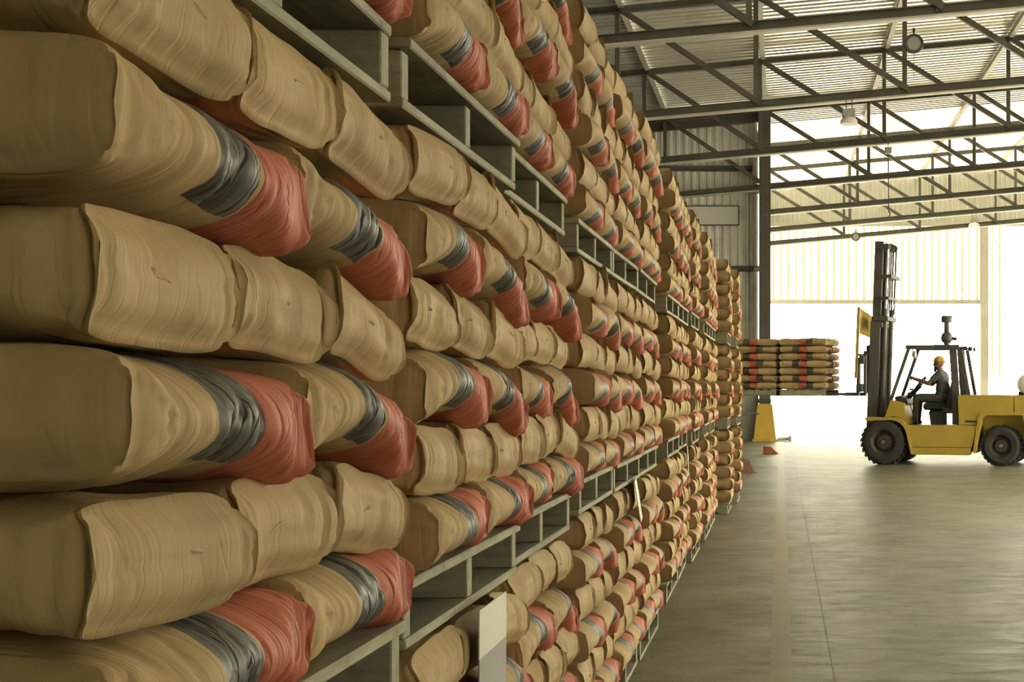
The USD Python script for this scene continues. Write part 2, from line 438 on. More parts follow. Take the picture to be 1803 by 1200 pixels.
# end wall: ribbed gable above, pale translucent sheets below it, the doorway open to the daylight
we = structure("wall_far")
k = 0
x0 = -0.6
while x0 < X_RIGHT - 0.3:
    z0 = 7.95 if x0 < 20 else 0
    sheet(we, "gable_sheet", (x0, Y_END, z0), (1, 0, 0), (0, 0, 1), (0, -1, 0), 1.0, roof_z(x0) + 0.06 - z0, "gable_metal", 0.2, 0.04)
    x0 += 0.98
x0 = -0.6
while x0 < 7.7:
    w_ = min(0.99, 7.9 - x0)
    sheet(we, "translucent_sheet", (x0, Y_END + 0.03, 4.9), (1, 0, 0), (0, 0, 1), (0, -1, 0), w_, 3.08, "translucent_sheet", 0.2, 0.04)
    x0 += 0.98
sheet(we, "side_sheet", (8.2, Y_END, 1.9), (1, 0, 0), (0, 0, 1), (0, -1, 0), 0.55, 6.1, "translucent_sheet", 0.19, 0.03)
part(we, "door_header", box((8.6, 0.16, 0.16), (3.65, Y_END - 0.05, 4.86)), "steel_light", smooth=False)
part(we, "gable_girt", box((14.4, 0.14, 0.16), (6.7, Y_END - 0.12, 7.93)), "steel_light", smooth=False)
part(we, "door_post", cat(box((0.30, 0.02, 8.0), (8.04, Y_END - 0.28, 4.0)), box((0.30, 0.02, 8.0), (8.04, Y_END - 0.02, 4.0)), box((0.02, 0.26, 8.0), (8.04, Y_END - 0.15, 4.0))), "steel_light", smooth=False)

# ------------------------------------------------------------------ column at the end of the partition wall, with its painted guard
col = thing("steel_column", "grey steel column at the edge of the corrugated wall beside the bright doorway", "column", (-0.44, 40.6, 0), kind="thing")
part(col, "column_shaft", cat(box((0.31, 0.022, 9.1), (0, -0.14, 4.55)), box((0.31, 0.022, 9.1), (0, 0.14, 4.55)), box((0.02, 0.26, 9.1), (0, 0, 4.55))), "steel_grey", smooth=False)
part(col, "base_plate", cbox((0.46, 0.46, 0.04), (0, 0, 0.02)), "steel_grey", smooth=False)
part(col, "black_band", cbox((0.36, 0.36, 0.11), (-0.01, 0, 1.10), 0.01), "dark_trim", smooth=False)
gd = thing("column_guard", "yellow painted tapering guard round the foot of the steel column", "guard", (-0.44, 40.6, 0))
hull = m3.Manifold.hull_points(np.array([(sx * a - (0.0), sy * a, z) for z, a in ((0.0, 0.31), (0.10, 0.29), (1.02, 0.20)) for sx in (-1, 1) for sy in (-1, 1)]))
part(gd, "guard_cone", hull - m3.Manifold.cube((0.34, 0.34, 3.0), True), "guard_yellow", smooth=30)
part(gd, "foot_lip", cat(*[cbox((0.68 if a else 0.04, 0.04 if a else 0.68, 0.06), (0 if a else s * 0.33, s * 0.33 if a else 0, 0.03)) for a in (0, 1) for s in (-1, 1)]), "guard_yellow", smooth=False)
pp = thing("pipe_stub", "short pale pipe stub lying by the foot of the yellow column guard", "pipe", (0.02, 40.5, 0.05))
part(pp, "pipe_wall", cat(tube((-0.12, 0, 0), (0.20, 0, 0.01), 0.045, 14)), "steel_light", smooth=40)
part(pp, "pipe_flange", tube((0.20, 0, 0.01), (0.26, 0, 0.012), 0.085, 16), "steel_light", smooth=40)

# ------------------------------------------------------------------ trusses and purlins
TRUSS_Y = (22.6, 28.8, 34.5, 40.6, 46.5, 51.7, 56.5)
NODES = (-9.0, -6.05, -3.15, -0.45, 2.45, 5.35, 8.25, 11.15, 13.9)
TL = ("grey roof truss nearest the sacks, its low chord holding the hanging round disc", "roof truss second in line above the sacks, carrying the square bay lamp",
      "roof truss third in line, crossing before the corrugated wall and white board", "roof truss resting on the steel column beside the corrugated wall",
      "fifth roof truss in line, first one past the steel column", "sixth roof truss in line, the glowing lamp hangs by it", "pale hazed roof truss last in line before the end wall")
for Y, lab in zip(TRUSS_Y, TL):
    t = thing("roof_truss", lab, "roof truss", (0, Y, 0), group="roof trusses")
    x0 = NODES[0] if Y < 41 else -0.45
    x1 = NODES[-1]
    part(t, "bottom_chord", cat(bar((x0, 0, chord_low(x0) + 0.04), (x1, 0, chord_low(x1) + 0.04), 0.012, 0.16), bar((x0, 0.0, chord_low(x0) + 0.115), (x1, 0.0, chord_low(x1) + 0.115), 0.10, 0.012)), "steel_grey", smooth=False)
    part(t, "bottom_flange", bar((x0, 0.0, chord_low(x0) - 0.05), (x1, 0.0, chord_low(x1) - 0.05), 0.19, 0.03), "steel_light", smooth=False)  # lighter colour stands in for light caught on the flange underside
    part(t, "top_chord", cat(bar((x0, 0, chord_top(x0)), (x1, 0, chord_top(x1)), 0.012, 0.14), bar((x0, 0, chord_top(x0) - 0.06), (x1, 0, chord_top(x1) - 0.06), 0.15, 0.012)), "steel_grey", smooth=False)
    nodes = [n for n in NODES if n >= x0 - 0.01]
    for n in nodes:
        part(t, "vertical", angle_bar((n, 0.02, chord_low(n)), (n, 0.02, chord_top(n)), 0.085, 0.012, up=(0, 1, 0)), "steel_grey", smooth=False)
    for a, b in zip(nodes[:-1], nodes[1:]):
        part(t, "diagonal", angle_bar((a, -0.02, chord_top(a) - 0.05), (b, -0.02, chord_low(b) + 0.03), 0.10, 0.012, up=(0, 1, 0)), "steel_grey", smooth=False)
PL = ("pale roof purlin by the far side wall", "pale roof purlin above the sack stacks", "pale roof purlin along the seam of the grey and bright roof sheets", "pale roof purlin above the steel column", "pale roof purlin in line above the hanging round disc",
      "pale roof purlin on the third truss node", "pale roof purlin towards the open side", "pale roof purlin on the fifth truss node", "pale roof purlin at the open eave")
for n, lab in zip(NODES, PL):
    p = thing("roof_purlin", lab, "purlin", (n, 0, chord_top(n) + 0.07), group="roof purlins")
    part(p, "web", box((0.014, Y_END - Y_REAR, 0.15), (0, (Y_END + Y_REAR) / 2, 0.04)), "steel_light", smooth=False)
    part(p, "flange", box((0.11, Y_END - Y_REAR, 0.012), (0.03, (Y_END + Y_REAR) / 2, -0.04)), "steel_light", smooth=False)
for Y in (5.5, 11.2, 16.9) + TRUSS_Y:
    c = thing("edge_column", "grey steel column along the open side of the hall", "column", (13.9, Y, 0), group="columns of the open side")
    part(c, "column_shaft", cat(box((0.3, 0.02, 10.2), (0, -0.14, 5.1)), box((0.3, 0.02, 10.2), (0, 0.14, 5.1)), box((0.02, 0.26, 10.2), (0, 0, 5.1))), "steel_grey", smooth=False)

# ------------------------------------------------------------------ board on the wall
bd = thing("wall_board", "long white board in a dark frame on the corrugated wall", "board", (-2.0, Y_PART - 0.09, 6.24))
part(bd, "board_face", box((1.62, 0.02, 0.50), (0, -0.01, 0)), "white_board", smooth=False)
part(bd, "board_frame", cat(box((1.68, 0.035, 0.03), (0, 0, 0.262)), box((1.68, 0.035, 0.03), (0, 0, -0.262)), box((0.03, 0.035, 0.55), (0.83, 0, 0)), box((0.03, 0.035, 0.55), (-0.83, 0, 0))), "dark_trim", smooth=False)

# ------------------------------------------------------------------ things hung from the trusses
def chain(parent, top, length, name="chain"):
    links = []
    n = max(3, int(length / 0.07))
    for i in range(n):
        z = -(i + 0.5) * length / n
        tor = trimesh.creation.torus(0.016, 0.006, 12, 6)
        tor.apply_scale([1, 1.9, 1])
        tor.apply_transform(trimesh.transformations.rotation_matrix(math.pi / 2, [1, 0, 0]))
        tor.apply_transform(trimesh.transformations.rotation_matrix(math.pi / 2 * (i % 2), [0, 0, 1]))
        tor.apply_translation(np.array(top) + [0, 0, z])
        links.append(tor)
    return part(parent, name, cat(*links), "dark_trim", smooth=40)


def hung_disc(label, loc, drop, cord, r=0.145):
    t = thing("hanging_disc", label, "hanging disc", loc, group="round discs hung from the trusses")
    part(t, "disc_rim", lathe([(r * 0.72, -0.03), (r, -0.035), (r + 0.008, 0), (r, 0.045), (r * 0.6, 0.075), (0.0, 0.08), (0, 0.06), (r * 0.7, 0.0)], 28, axis="y"), "dark_trim", smooth=35)
    part(t, "disc_face", lathe([(0.0, -0.022), (r * 0.74, -0.022), (r * 0.74, -0.012), (0, -0.012)], 28, axis="y"), "disc_grey", smooth=35)
    part(t, "hook", cat(tube((0, 0, r), (0, 0, r + 0.05), 0.012), tube((0, 0, r + 0.05), (0.0, 0, r + 0.10), 0.02, r2=0.008)), "dark_trim", smooth=35)
    chain(t, (0, 0, r + 0.09), drop)
    part(t, "pull_cord", tube((0, 0, -r), (0.0, 0, -r - cord), 0.004, 6), "dark_trim", smooth=35)
    return t


zA = chord_low(2.03) - 0.05
hung_disc("round dark-rimmed disc with grey face hung on a chain below the closest truss", (2.03, 22.55, zA - 0.40), 0.18, 0.35)
zF = chord_low(2.5) - 0.05
hung_disc("small round grey disc hung far off beside the forklift mast top", (2.62, 51.70, zF - 0.41), 0.24, 0.6, 0.15)


def bay_lamp(label, loc, lit=False, s=1.0):
    t = thing("bay_lamp", label, "lamp", loc, group=None)
    part(t, "ballast_box", cbox((0.24 * s, 0.2 * s, 0.16 * s), (0, 0, 0.06 * s), 0.015), "disc_grey", smooth=False)
    part(t, "hanger", cat(tube((-0.05 * s, 0, 0.13 * s), (-0.05 * s, 0, 0.34 * s), 0.008, 8), tube((0.06 * s, 0, 0.13 * s), (0.06 * s, 0, 0.34 * s), 0.008, 8)), "dark_trim", smooth=40)
    part(t, "reflector", lathe([(0.10 * s, 0.0), (0.155 * s, -0.06 * s), (0.165 * s, -0.13 * s), (0.155 * s, -0.13 * s), (0.145 * s, -0.06 * s), (0.09 * s, -0.005)], 24), "tank_white", smooth=35)
    part(t, "lens", lathe([(0, -0.10 * s), (0.148 * s, -0.115 * s), (0.148 * s, -0.125 * s), (0, -0.14 * s)], 24), "lamp_glow" if lit else "tank_white", smooth=35)
    return t


bay_lamp("grey bay lamp with white reflector hung under the second truss", (1.32, 28.7, chord_low(1.32) - 0.38), s=1.05)
bay_lamp("far bay lamp glowing white near the end wall gable", (6.75, 51.6, chord_low(6.75) - 0.36), True, s=1.2)
jb = thing("hanging_switch_box", "small grey box hung on a long cable below the third truss", "switch box", (2.5, 34.4, chord_low(2.5) - 0.22))
part(jb, "box_body", cbox((0.16, 0.12, 0.15), (0, 0, 0), 0.012), "disc_grey", smooth=False)
part(jb, "box_hanger", tube((0, 0, 0.07), (0, 0, 0.2), 0.008, 8), "dark_trim", smooth=40)
part(jb, "cable", tube((0, 0, -0.07), (0.01, 0, -1.42), 0.012, 8), "dark_trim", smooth=40)
part(jb, "cable_hook", cat(tube((0.01, 0, -1.42), (0.045, 0, -1.47), 0.016, 8), tube((0.045, 0, -1.47), (0.01, 0, -1.56), 0.012, 8)), "dark_trim", smooth=40)
# ------------------------------------------------------------------ pallets
PAL_L, PAL_D, PAL_H, LAYER, N_LAYERS = 1.13, 0.94, 0.13, 0.1432, 6
TIER = PAL_H + LAYER * N_LAYERS
Q = {"sack": {}, "pallet": []}


def project(p):
    p = np.atleast_2d(p)
    y = np.maximum(p[:, 1], 0.05)
    return np.stack([CX + F * p[:, 0] / y, CY - F * (p[:, 2] - EYE) / y], 1)


def in_frame(lo, hi):
    """(width, height) in pixels, inside the frame, of an upright box's outline."""
    c = np.array([[x, y, z] for x in (lo[0], hi[0]) for y in (lo[1], hi[1]) for z in (lo[2], hi[2])])
    q = project(c)
    a, b = q.min(0), q.max(0)
    a, b = np.maximum(a, 0), np.minimum(b, (W_PX, H_PX))
    return np.maximum(b - a, 0)


def make_pallet_class(k):
    rng = np.random.default_rng(500 + k)
    path = f"/World/pallet_kind_{k:03d}"
    c = stage.CreateClassPrim(path)
    ws = [0.125, 0.10, 0.115, 0.10, 0.115, 0.125]
    gap = (PAL_D - sum(ws)) / 5
    x = 0.0
    for i, w in enumerate(ws):
        d = rng.uniform(-0.006, 0.006)
        part(path, "top_board", cbox((w, PAL_L + rng.uniform(-0.012, 0.006), 0.02), (-x - w / 2 + d, PAL_L / 2, PAL_H - 0.0105 + rng.uniform(-0.0008, 0.0004)), 0.003), "pallet_wood", smooth=False)
        x += w + gap
    for i in range(3):
        y = (0.03, PAL_L / 2, PAL_L - 0.03)[i] + rng.uniform(-0.008, 0.008)
        part(path, "stringer", cbox((PAL_D - 0.02 + rng.uniform(-0.008, 0.008), 0.05, PAL_H - 0.041), (-PAL_D / 2, y, PAL_H / 2 - 0.0005), 0.003), "pallet_wood_cross", smooth=False)
    for i in range(3):
        part(path, "bottom_board", cbox((0.115, PAL_L + rng.uniform(-0.01, 0.01), 0.0195), (-(0.065, PAL_D / 2, PAL_D - 0.065)[i], PAL_L / 2, 0.01), 0.003), "pallet_wood", smooth=False)
    return path


PALLET_KINDS = [make_pallet_class(k) for k in range(4)]


# ------------------------------------------------------------------ cement sacks
SL, SW, SH, CURL = 0.562, 0.379, 0.150, 0.034


SH_KIND = {"side": 0.1525, "end": 0.1395}


def noise3(p, seed):
    return meshkit.noise(p, seed)


def sack_parts(seed, kind, pos, loose, nu, nt):
    """The pieces of one filled paper sack: local x along its length (plain end at -x, red end at +x), z up.
    kind 'side': its -y side faces the aisle; kind 'end': its -x end does. pos: place in its row; loose: how much it has slumped."""
    rng = np.random.default_rng(seed)
    off = rng.uniform(0, 50, 3)
    SH = SH_KIND[kind]
    e_ = np.array([1, 0.994, 0.985, 0.974, 0.962, 0.95, 0.937, 0.92]) if nu >= 70 else np.array([1, 0.985, 0.955, 0.92])
    t = np.concatenate([-e_, np.linspace(-0.89, 0.89, nu - 2 * len(e_)), e_[::-1]])
    # points round a superellipse, evenly spaced
    ph = np.linspace(0, 2 * np.pi, 2000)
    ex = lambda a, n: np.sign(a) * np.abs(a) ** (2 / n)
    P = np.stack([SW * ex(np.cos(ph), 3), SH * ex(np.sin(ph), 3)], 1)
    s = np.concatenate([[0], np.cumsum(np.linalg.norm(np.diff(P, axis=0), axis=1))])
    phi = np.interp(np.linspace(0, s[-1], nt, endpoint=False), s, ph)
    c, si = np.cos(phi)[None], np.sin(phi)[None]
    T = t[:, None]
    k = ss(0.55, 1.0, np.abs(T))
    n = (2.15 if kind == "side" else 2.5) + 2.6 * k
    Yu, Zu = np.sign(c) * np.abs(c) ** (2 / n), np.sign(si) * np.abs(si) ** (2 / n)
    taper = 0.065 if kind == "side" else 0.0
    a = SW / 2 * (1.03 + 0.01 * (1 - T**2) - taper * np.abs(T) ** 2.3) - (0.03 * SW / 2 if kind == "end" else 0.0) - (0.004 + 0.006 * rng.random()) * np.exp(-(((np.abs(T) - 0.86) / 0.07) ** 2)) - (0.011 + 0.009 * rng.random()) * (1.0 if kind == "end" else 0.2) * np.exp(-(((np.abs(T) - 0.958) / 0.019) ** 2)) * (1 - np.abs(Zu) ** 3)
    b = SH / 2 * (1.0 - 0.045 * k - (0.07 * np.abs(T) ** 3 if kind == "side" else 0.0))
    X = T * SL / 2 - np.sign(T) * CURL * np.abs(Zu) ** 2.4 * ss(0.78, 1.0, np.abs(T))
    X = np.broadcast_to(X, (nu, nt)).copy()
    Y, Z = a * Yu, b * Zu
    gy, gz = np.sign(Yu) * np.abs(Yu) ** (n - 1) / a, np.sign(Zu) * np.abs(Zu) ** (n - 1) / b
    g = np.hypot(gy, gz) + 1e-9
    ny, nz = gy / g, gz / g
    side = np.abs(ny) ** 1.5
    U = (np.broadcast_to(T, X.shape) + 1) / 2
    pts = np.stack([X, Y, Z], -1)
    d = 0.012 * (noise3(pts * (6, 6, 8) + off, 1) - 0.5) + 0.007 * (noise3(pts * (15, 14, 16) + off, 2) - 0.5)
    if nu >= 70:
        ridge = lambda v: (1 - np.abs(2 * v - 1))
        band = ss(0.36, 0.42, U) * (1 - ss(0.64, 0.70, U))
        patch = 0.35 + 0.9 * noise3(pts * (9, 5, 9) + off + 7, 3)
        q1 = np.stack([(X + 0.10 * Z * rng.choice((-1, 1))) * 46, Z * 7, Y * 5], -1) + off
        q2 = np.stack([(X - 0.22 * Z) * 30, Z * 11, Y * 6], -1) + off + 11
        w = -0.0062 * ridge(noise3(q1, 4)) ** 5 * patch - 0.0075 * ridge(noise3(q2, 5)) ** 6 * (0.25 + 1.3 * band) * patch
        d = d + w * (0.30 + 0.70 * side) * ss(0.0, 0.06, 1 - np.abs(T))
        # the triangular tuck of the folded gusset on each side near the ends
        for sgn in (-1, 1):
            dist = SL / 2 - sgn * X
            for yy in (-1, 1):
                depth = 0.105 + 0.02 * rng.random()
                edge = np.abs(Zu) * depth * 1.02 + dist
                on = (np.sign(Yu) == yy) * (np.abs(Yu) > 0.72)
                d = d - on * (0.0055 * np.exp(-(((edge - depth) / 0.0065) ** 2)) + 0.003 * (1 - ss(depth - 0.008, depth, edge)))
    Y, Z = Y + ny * d, Z + nz * d
    # wavy, slightly flared end folds
    fl = ss(0.93, 1.0, np.abs(T)) * side
    Y = Y + np.sign(Yu) * fl * (0.005 + 0.018 * (noise3(np.stack([Z * 55, np.sign(Yu) * 3 + 0 * Z, np.sign(T) * 5 + 0 * Z], -1) + off, 6) - 0.5))
    X = X + np.sign(T) * fl * 0.008 * (noise3(np.stack([Z * 30, np.sign(Yu) * 3 + 0 * Z, np.sign(T) * 5 + 0 * Z], -1) + off, 9) - 0.3)
    X = X + 0.012 * (noise3(np.stack([0 * X, Z * 9, Y * 6], -1) + off, 8) - 0.5) * ss(0.2, 0.4, U) * (1 - ss(0.7, 0.85, U))
    Z = np.clip(Z, -SH / 2 - 0.001, SH / 2 + 0.001)

    tilt, dip, ear, bow, yawed, lean = rng.normal(0, 0.014), rng.uniform(0.7, 1.3), rng.uniform(0.3, 1.0), rng.normal(0, 0.005), rng.normal(0.012, 0.012), rng.normal(0.02, 0.03)

    def settle(x, y, z):
        """Slump: the far end of each row sags, and so does the aisle edge a little."""
        if kind == "side":
            far, front = x / SL + 0.5, 0.5 - y / SW
            amount = (0.020 + (0.036 if pos == 1 else 0.006)) * loose * dip
            z = z - amount * ss(0.45, 1.05, far) * (0.35 + 0.65 * front) - 0.010 * loose * front**2
            z = z + tilt * loose * (x / SL) + bow * loose * np.cos(x / SL * np.pi * 2)
            z = z - 0.012 * loose * ss(0.86, 1.0, far) * ss(0.3, 1, front) * (z < 0)
        else:
            far, front = 0.5 - y / SW, 0.5 - x / SL
            amount = (0.008, 0.012, 0.040)[pos] * loose * dip
            z = z - amount * ss(0.2, 1.05, far) * (0.3 + 0.7 * front) - 0.010 * loose * front**2
            e = (0.008, 0.016, 0.044)[pos] * ear * loose
            z = z + e * ss(0.72, 1.0, 1 - far) ** 1.5 * ss(0.90, 1.0, front) * (z > 0)
            x = x - e * 0.25 * ss(0.66, 1.0, 1 - far) * ss(0.90, 1.0, front)
            z = z + tilt * loose * (y / SW) * front
            x = x + loose * ss(0.55, 1.0, front) * (yawed * y + lean * z)
        return x, y, z

    def rim_cap(i, sgn):
        """The folded end panel spanned inside ring i: columns from each top vertex to its mirror below."""
        h = nt // 2
        top, bot = np.arange(0, h + 1), (nt - np.arange(0, h + 1)) % nt
        K = 15 if nu >= 70 else 5
        R = np.linspace(0, 1, K)[:, None]
        mix = lambda q: q[i][top][None] * (1 - R) + q[i][bot][None] * R
        y, z, xr = mix(Y), mix(Z), mix(X)
        inner = np.minimum(np.sin(np.pi * R) * 1.5, 1) * np.clip((1 - np.abs(y) / np.abs(Y[i]).max()) * 9, 0, 1)
        zn = np.clip(np.abs(z) / np.abs(Z[i]).max(), 0, 1)
        rimx = sgn * (SL / 2 - CURL * zn**2.4)
        x = rimx + (xr - rimx) * (1 - inner * 0.8) + sgn * 0.005 * np.clip(1 - (y / (SW / 2)) ** 2, 0, 1) * np.clip(1 - zn**2, 0, 1)
        x = np.where((R == 0) | (R == 1), q_end(X, i, top, bot, R), x)
        zc = 0.012 * math.sin(off[0])
        q = np.stack([(y + 0.12 * z * math.sin(off[2])) * 34, z * 3.5, 0 * y + sgn * 3], -1) + off
        x = x - sgn * inner * (0.0025 * np.exp(-(((z - zc) / 0.006) ** 2)) + 0.010 * (1 - np.abs(2 * noise3(q, 12) - 1)) ** 9 * (0.3 + 1.2 * noise3(q * (0.25, 0.6, 1), 15)) - 0.016 * (noise3(np.stack([y * 9, z * 8, 0 * y + sgn], -1) + off, 13) - 0.5))
        x, y, z = settle(x, y, z)
        v = np.stack([x, y, z], -1).reshape(-1, 3)
        m = h + 1
        I, J = np.meshgrid(np.arange(K - 1), np.arange(h), indexing="ij")
        f = np.stack([I * m + J, I * m + J + 1, (I + 1) * m + J + 1, (I + 1) * m + J], -1).reshape(-1, 4)
        n = vnormals(v, f)
        if n[:, 0].sum() * sgn < 0:
            f, n = f[:, ::-1], -n
        return v, f, n

    q_end = lambda A, i, top, bot, R: np.where(R == 0, A[i][top][None], A[i][bot][None])
    caps = [("end_panel", *rim_cap(0, -1), "kraft_end"), ("end_panel", *rim_cap(nu - 1, 1), "red_print")]
    X, Y, Z = settle(X, Y, Z)
    v = np.stack([X, Y, Z], -1).reshape(-1, 3)
    I, J = np.meshgrid(np.arange(nu - 1), np.arange(nt), indexing="ij")
    f = np.stack([I * nt + J, (I + 1) * nt + J, (I + 1) * nt + (J + 1) % nt, I * nt + (J + 1) % nt], -1).reshape(-1, 4)
    f = f[:, ::-1]
    nrm = vnormals(v, f)
    if (nrm * v)[:, 1:].sum() < 0:
        f, nrm = f[:, ::-1], -nrm
    top, bot = np.arange(0, nt // 2 + 1), (nt - np.arange(0, nt // 2 + 1)) % nt
    for (nm, cv, cf, cn, cm), i in zip(caps, (0, nu - 1)):     # the folds along the top and bottom run smoothly into the end panel
        m = nt // 2 + 1
        for ring, row in ((top, slice(0, m)), (bot, slice(len(cv) - m, len(cv)))):
            ids = i * nt + ring
            keep = ss(0.93, 0.80, np.abs(np.broadcast_to(Yu, (nu, nt))[i][ring]))[:, None]
            if kind == "side" and i == 0:
                keep = keep * 0.3 + 0.7
            avg = nrm[ids] + cn[row]
            avg /= np.maximum(np.linalg.norm(avg, axis=1, keepdims=True), 1e-9)
            new_c = cn[row] * (1 - keep) + avg * keep
            nrm[ids] = nrm[ids] * (1 - keep) + avg * keep
            cn[row] = new_c
    um = ((t[:-1] + t[1:]) / 4 + 0.5)[I.ravel()]
    zm = np.broadcast_to(Zu, (nu, nt))[0][J.ravel()]
    ink0, ink1 = (0.40 if nu >= 70 else 0.46) + 0.03 * rng.random(), (0.625 if nu >= 70 else 0.70) + 0.025 * rng.random()
    black = (um > ink0) & (um < ink1) & (zm > -0.80)
    red = um > ink1 + 0.006
    out = []
    for name, sel, mat in (("kraft_section", ~(black | red), "kraft_paper"), ("black_band", black, "black_print"), ("red_band", red, "red_print")):
        ff = f[sel]
        ids, inv = np.unique(ff, return_inverse=True)
        out.append((name, v[ids], inv.reshape(ff.shape), nrm[ids], mat))
    out += caps
    # the small tucked valve: a folded lip lying on the plain end panel
    cv = caps[0][1]
    y0 = 0.05 * math.sin(off[1] * 3)
    cz_ = cv[:, 2].mean() + 0.006
    vy = np.linspace(-0.021, 0.021, 8)
    slant = 0.30 * math.sin(off[2] * 2)
    prof_ = [(0.0012, 0.0060), (-0.0012, 0.0040), (-0.0026, 0.0010), (-0.0006, -0.0020), (0.0012, -0.0026)]
    thin = 1 - 0.6 * (np.abs(vy) / 0.021) ** 3
    G = np.array([[(px * th, y0 + v_, cz_ + slant * v_ + pz * th) for px, pz in prof_] for v_, th in zip(vy, thin)]).reshape(-1, 3)
    d2 = (G[:, None, 1] - cv[None, :, 1]) ** 2 + (G[:, None, 2] - cv[None, :, 2]) ** 2 + 2e-6
    wgt = 1 / d2**2
    G[:, 0] += (wgt * cv[None, :, 0]).sum(1) / wgt.sum(1)
    I, J = np.meshgrid(np.arange(7), np.arange(4), indexing="ij")
    gf = np.stack([I * 5 + J, I * 5 + J + 1, (I + 1) * 5 + J + 1, (I + 1) * 5 + J], -1).reshape(-1, 4)
    out.append(("valve_flap", G, gf, None, "paper_fold"))
    return out


def vnormals(v, f):
    fn = np.cross(v[f[:, 2]] - v[f[:, 0]], v[f[:, 3]] - v[f[:, 1]])
    n = np.zeros_like(v)
    for k in range(3):
        col = fn[:, k]
        n[:, k] = sum(np.bincount(f[:, j], col, len(v)) for j in range(4))
    return n / np.maximum(np.linalg.norm(n, axis=1, keepdims=True), 1e-12)


PART_LABEL = {"black_band": "black printed band round the sack", "red_band": "red printed end of the sack"}


def write_sack(path, pieces):
    for name, v, f, n, mat in pieces:
        q = numbered(path, name)
        p = put(q, v, f, n, mat)
        if name in PART_LABEL:
            tag(p, PART_LABEL[name])


SACK_KINDS = {}


def sack_kind(kind, pos, loose, lod, variant):
    key = (kind, pos, loose, lod, variant)
    if key not in SACK_KINDS:
        path = f"/World/sack_kind_{len(SACK_KINDS):03d}"
        stage.CreateClassPrim(path)
        nu, nt = (96, 76) if lod == 0 else (34, 32)
        seed = (0 if kind == "side" else 1) * 1000 + pos * 100 + int(loose * 10) * 17 + variant * 7 + lod * 0 + 11
        write_sack(path, sack_parts(seed, kind, pos, loose, nu, nt))
        SACK_KINDS[key] = path
    return SACK_KINDS[key]


ORD = ("first", "second", "third", "fourth", "fifth", "sixth", "seventh", "eighth", "ninth", "tenth", "eleventh", "twelfth", "thirteenth")
TIERS = ("bottom", "middle", "top")


def tier_base(ip, it):
    return ((0.0, 0.945, 1.945, 2.95) if ip == 0 else (0.0, 0.985, 1.975, 2.97))[it]


# near end, aisle face (metres left of the camera's line) of each pallet place down the aisle
PLACES = ((1.36, 0.650), (2.69, 0.676), (3.86, 0.708), (5.56, 0.762), (6.73, 0.760), (7.90, 0.752), (10.0, 0.762), (11.16, 0.765), (12.32, 0.735),
          (14.1, 0.72), (15.27, 0.72), (17.1, 0.61), (18.6, 0.545))
ALL_SACKS, rngp = [], np.random.default_rng(77)
for ip, (y0, xf) in enumerate(PLACES):
    for it in range(3):
        dx, dyaw = rngp.normal(0, 0.006), rngp.normal(0, 0.25)
        zb = tier_base(ip, it)
        pitch = (tier_base(ip, it + 1) - zb - PAL_H) / N_LAYERS
        lo, hi = (-xf - PAL_D, y0, zb), (-xf, y0 + PAL_L, zb + PAL_H)
        if in_frame(lo, hi).min() > 2:
            p = UsdGeom.Xform.Define(stage, numbered("/World", "pallet")).GetPrim()
            p.GetReferences().AddInternalReference(PALLET_KINDS[(ip * 3 + it) % 4])
            p.SetInstanceable(True)
            place(p, (-xf + dx, y0, zb), (0, 0, dyaw))
            where = "standing on the floor" if it == 0 else f"under the {TIERS[it]} load of sacks"
            tag(p, f"greenish wooden pallet {where}, {ORD[ip]} pallet place down the aisle", "pallet", "pallets in the stacked rows")
        for layer in range(N_LAYERS):
            zc = zb + PAL_H + pitch * (layer + (0.522 if layer % 2 == 0 else 0.522))
            loose = 0.3 if layer == 0 else 1.0
            ldx = rngp.normal(0, 0.007)
            if layer % 2 == 0:   # long sides to the aisle, two in the row
                for pos in range(2):
                    c = (-xf - SW / 2 + 0.036 + dx + ldx + rngp.normal(0, 0.003) - 0.008 * pos, y0 + PAL_L / 4 + pos * PAL_L / 2, zc)
                    ALL_SACKS.append(dict(kind="side", pos=pos, loose=loose, c=c, rot=90 + rngp.normal(0, 0.7), place=ip, tier=it, layer=layer))
                for pos in range(3):
                    ALL_SACKS.append(dict(kind="end", pos=0, loose=0.3, c=(-xf - SW - SL / 2 + 0.012, y0 + PAL_L / 6 + pos * PAL_L / 3, zc), rot=0.0, hid=True))
            else:
                for pos in range(3):
                    c = (-xf - SL / 2 + 0.022 + dx + ldx + rngp.normal(0, 0.0025) - 0.005 * pos, y0 + PAL_L / 6 + pos * PAL_L / 3, zc)
                    ALL_SACKS.append(dict(kind="end", pos=pos, loose=loose, c=c, rot=180 + rngp.normal(0, 0.6), place=ip, tier=it, layer=layer))
                for pos in range(2):
                    ALL_SACKS.append(dict(kind="side", pos=0, loose=0.3, c=(-xf - SL - SW / 2 + 0.012, y0 + PAL_L / 4 + pos * PAL_L / 2, zc), rot=90.0, hid=True))

# the load on the forks (the forklift's own frame is set here)
FK, FK_YAW = np.array([2.195, 28.95, 0.0]), -15.5
_c, _s = math.cos(math.radians(FK_YAW)), math.sin(math.radians(FK_YAW))


def fk(p):
    return (FK[0] + _c * p[0] - _s * p[1], FK[1] + _s * p[0] + _c * p[1], p[2])


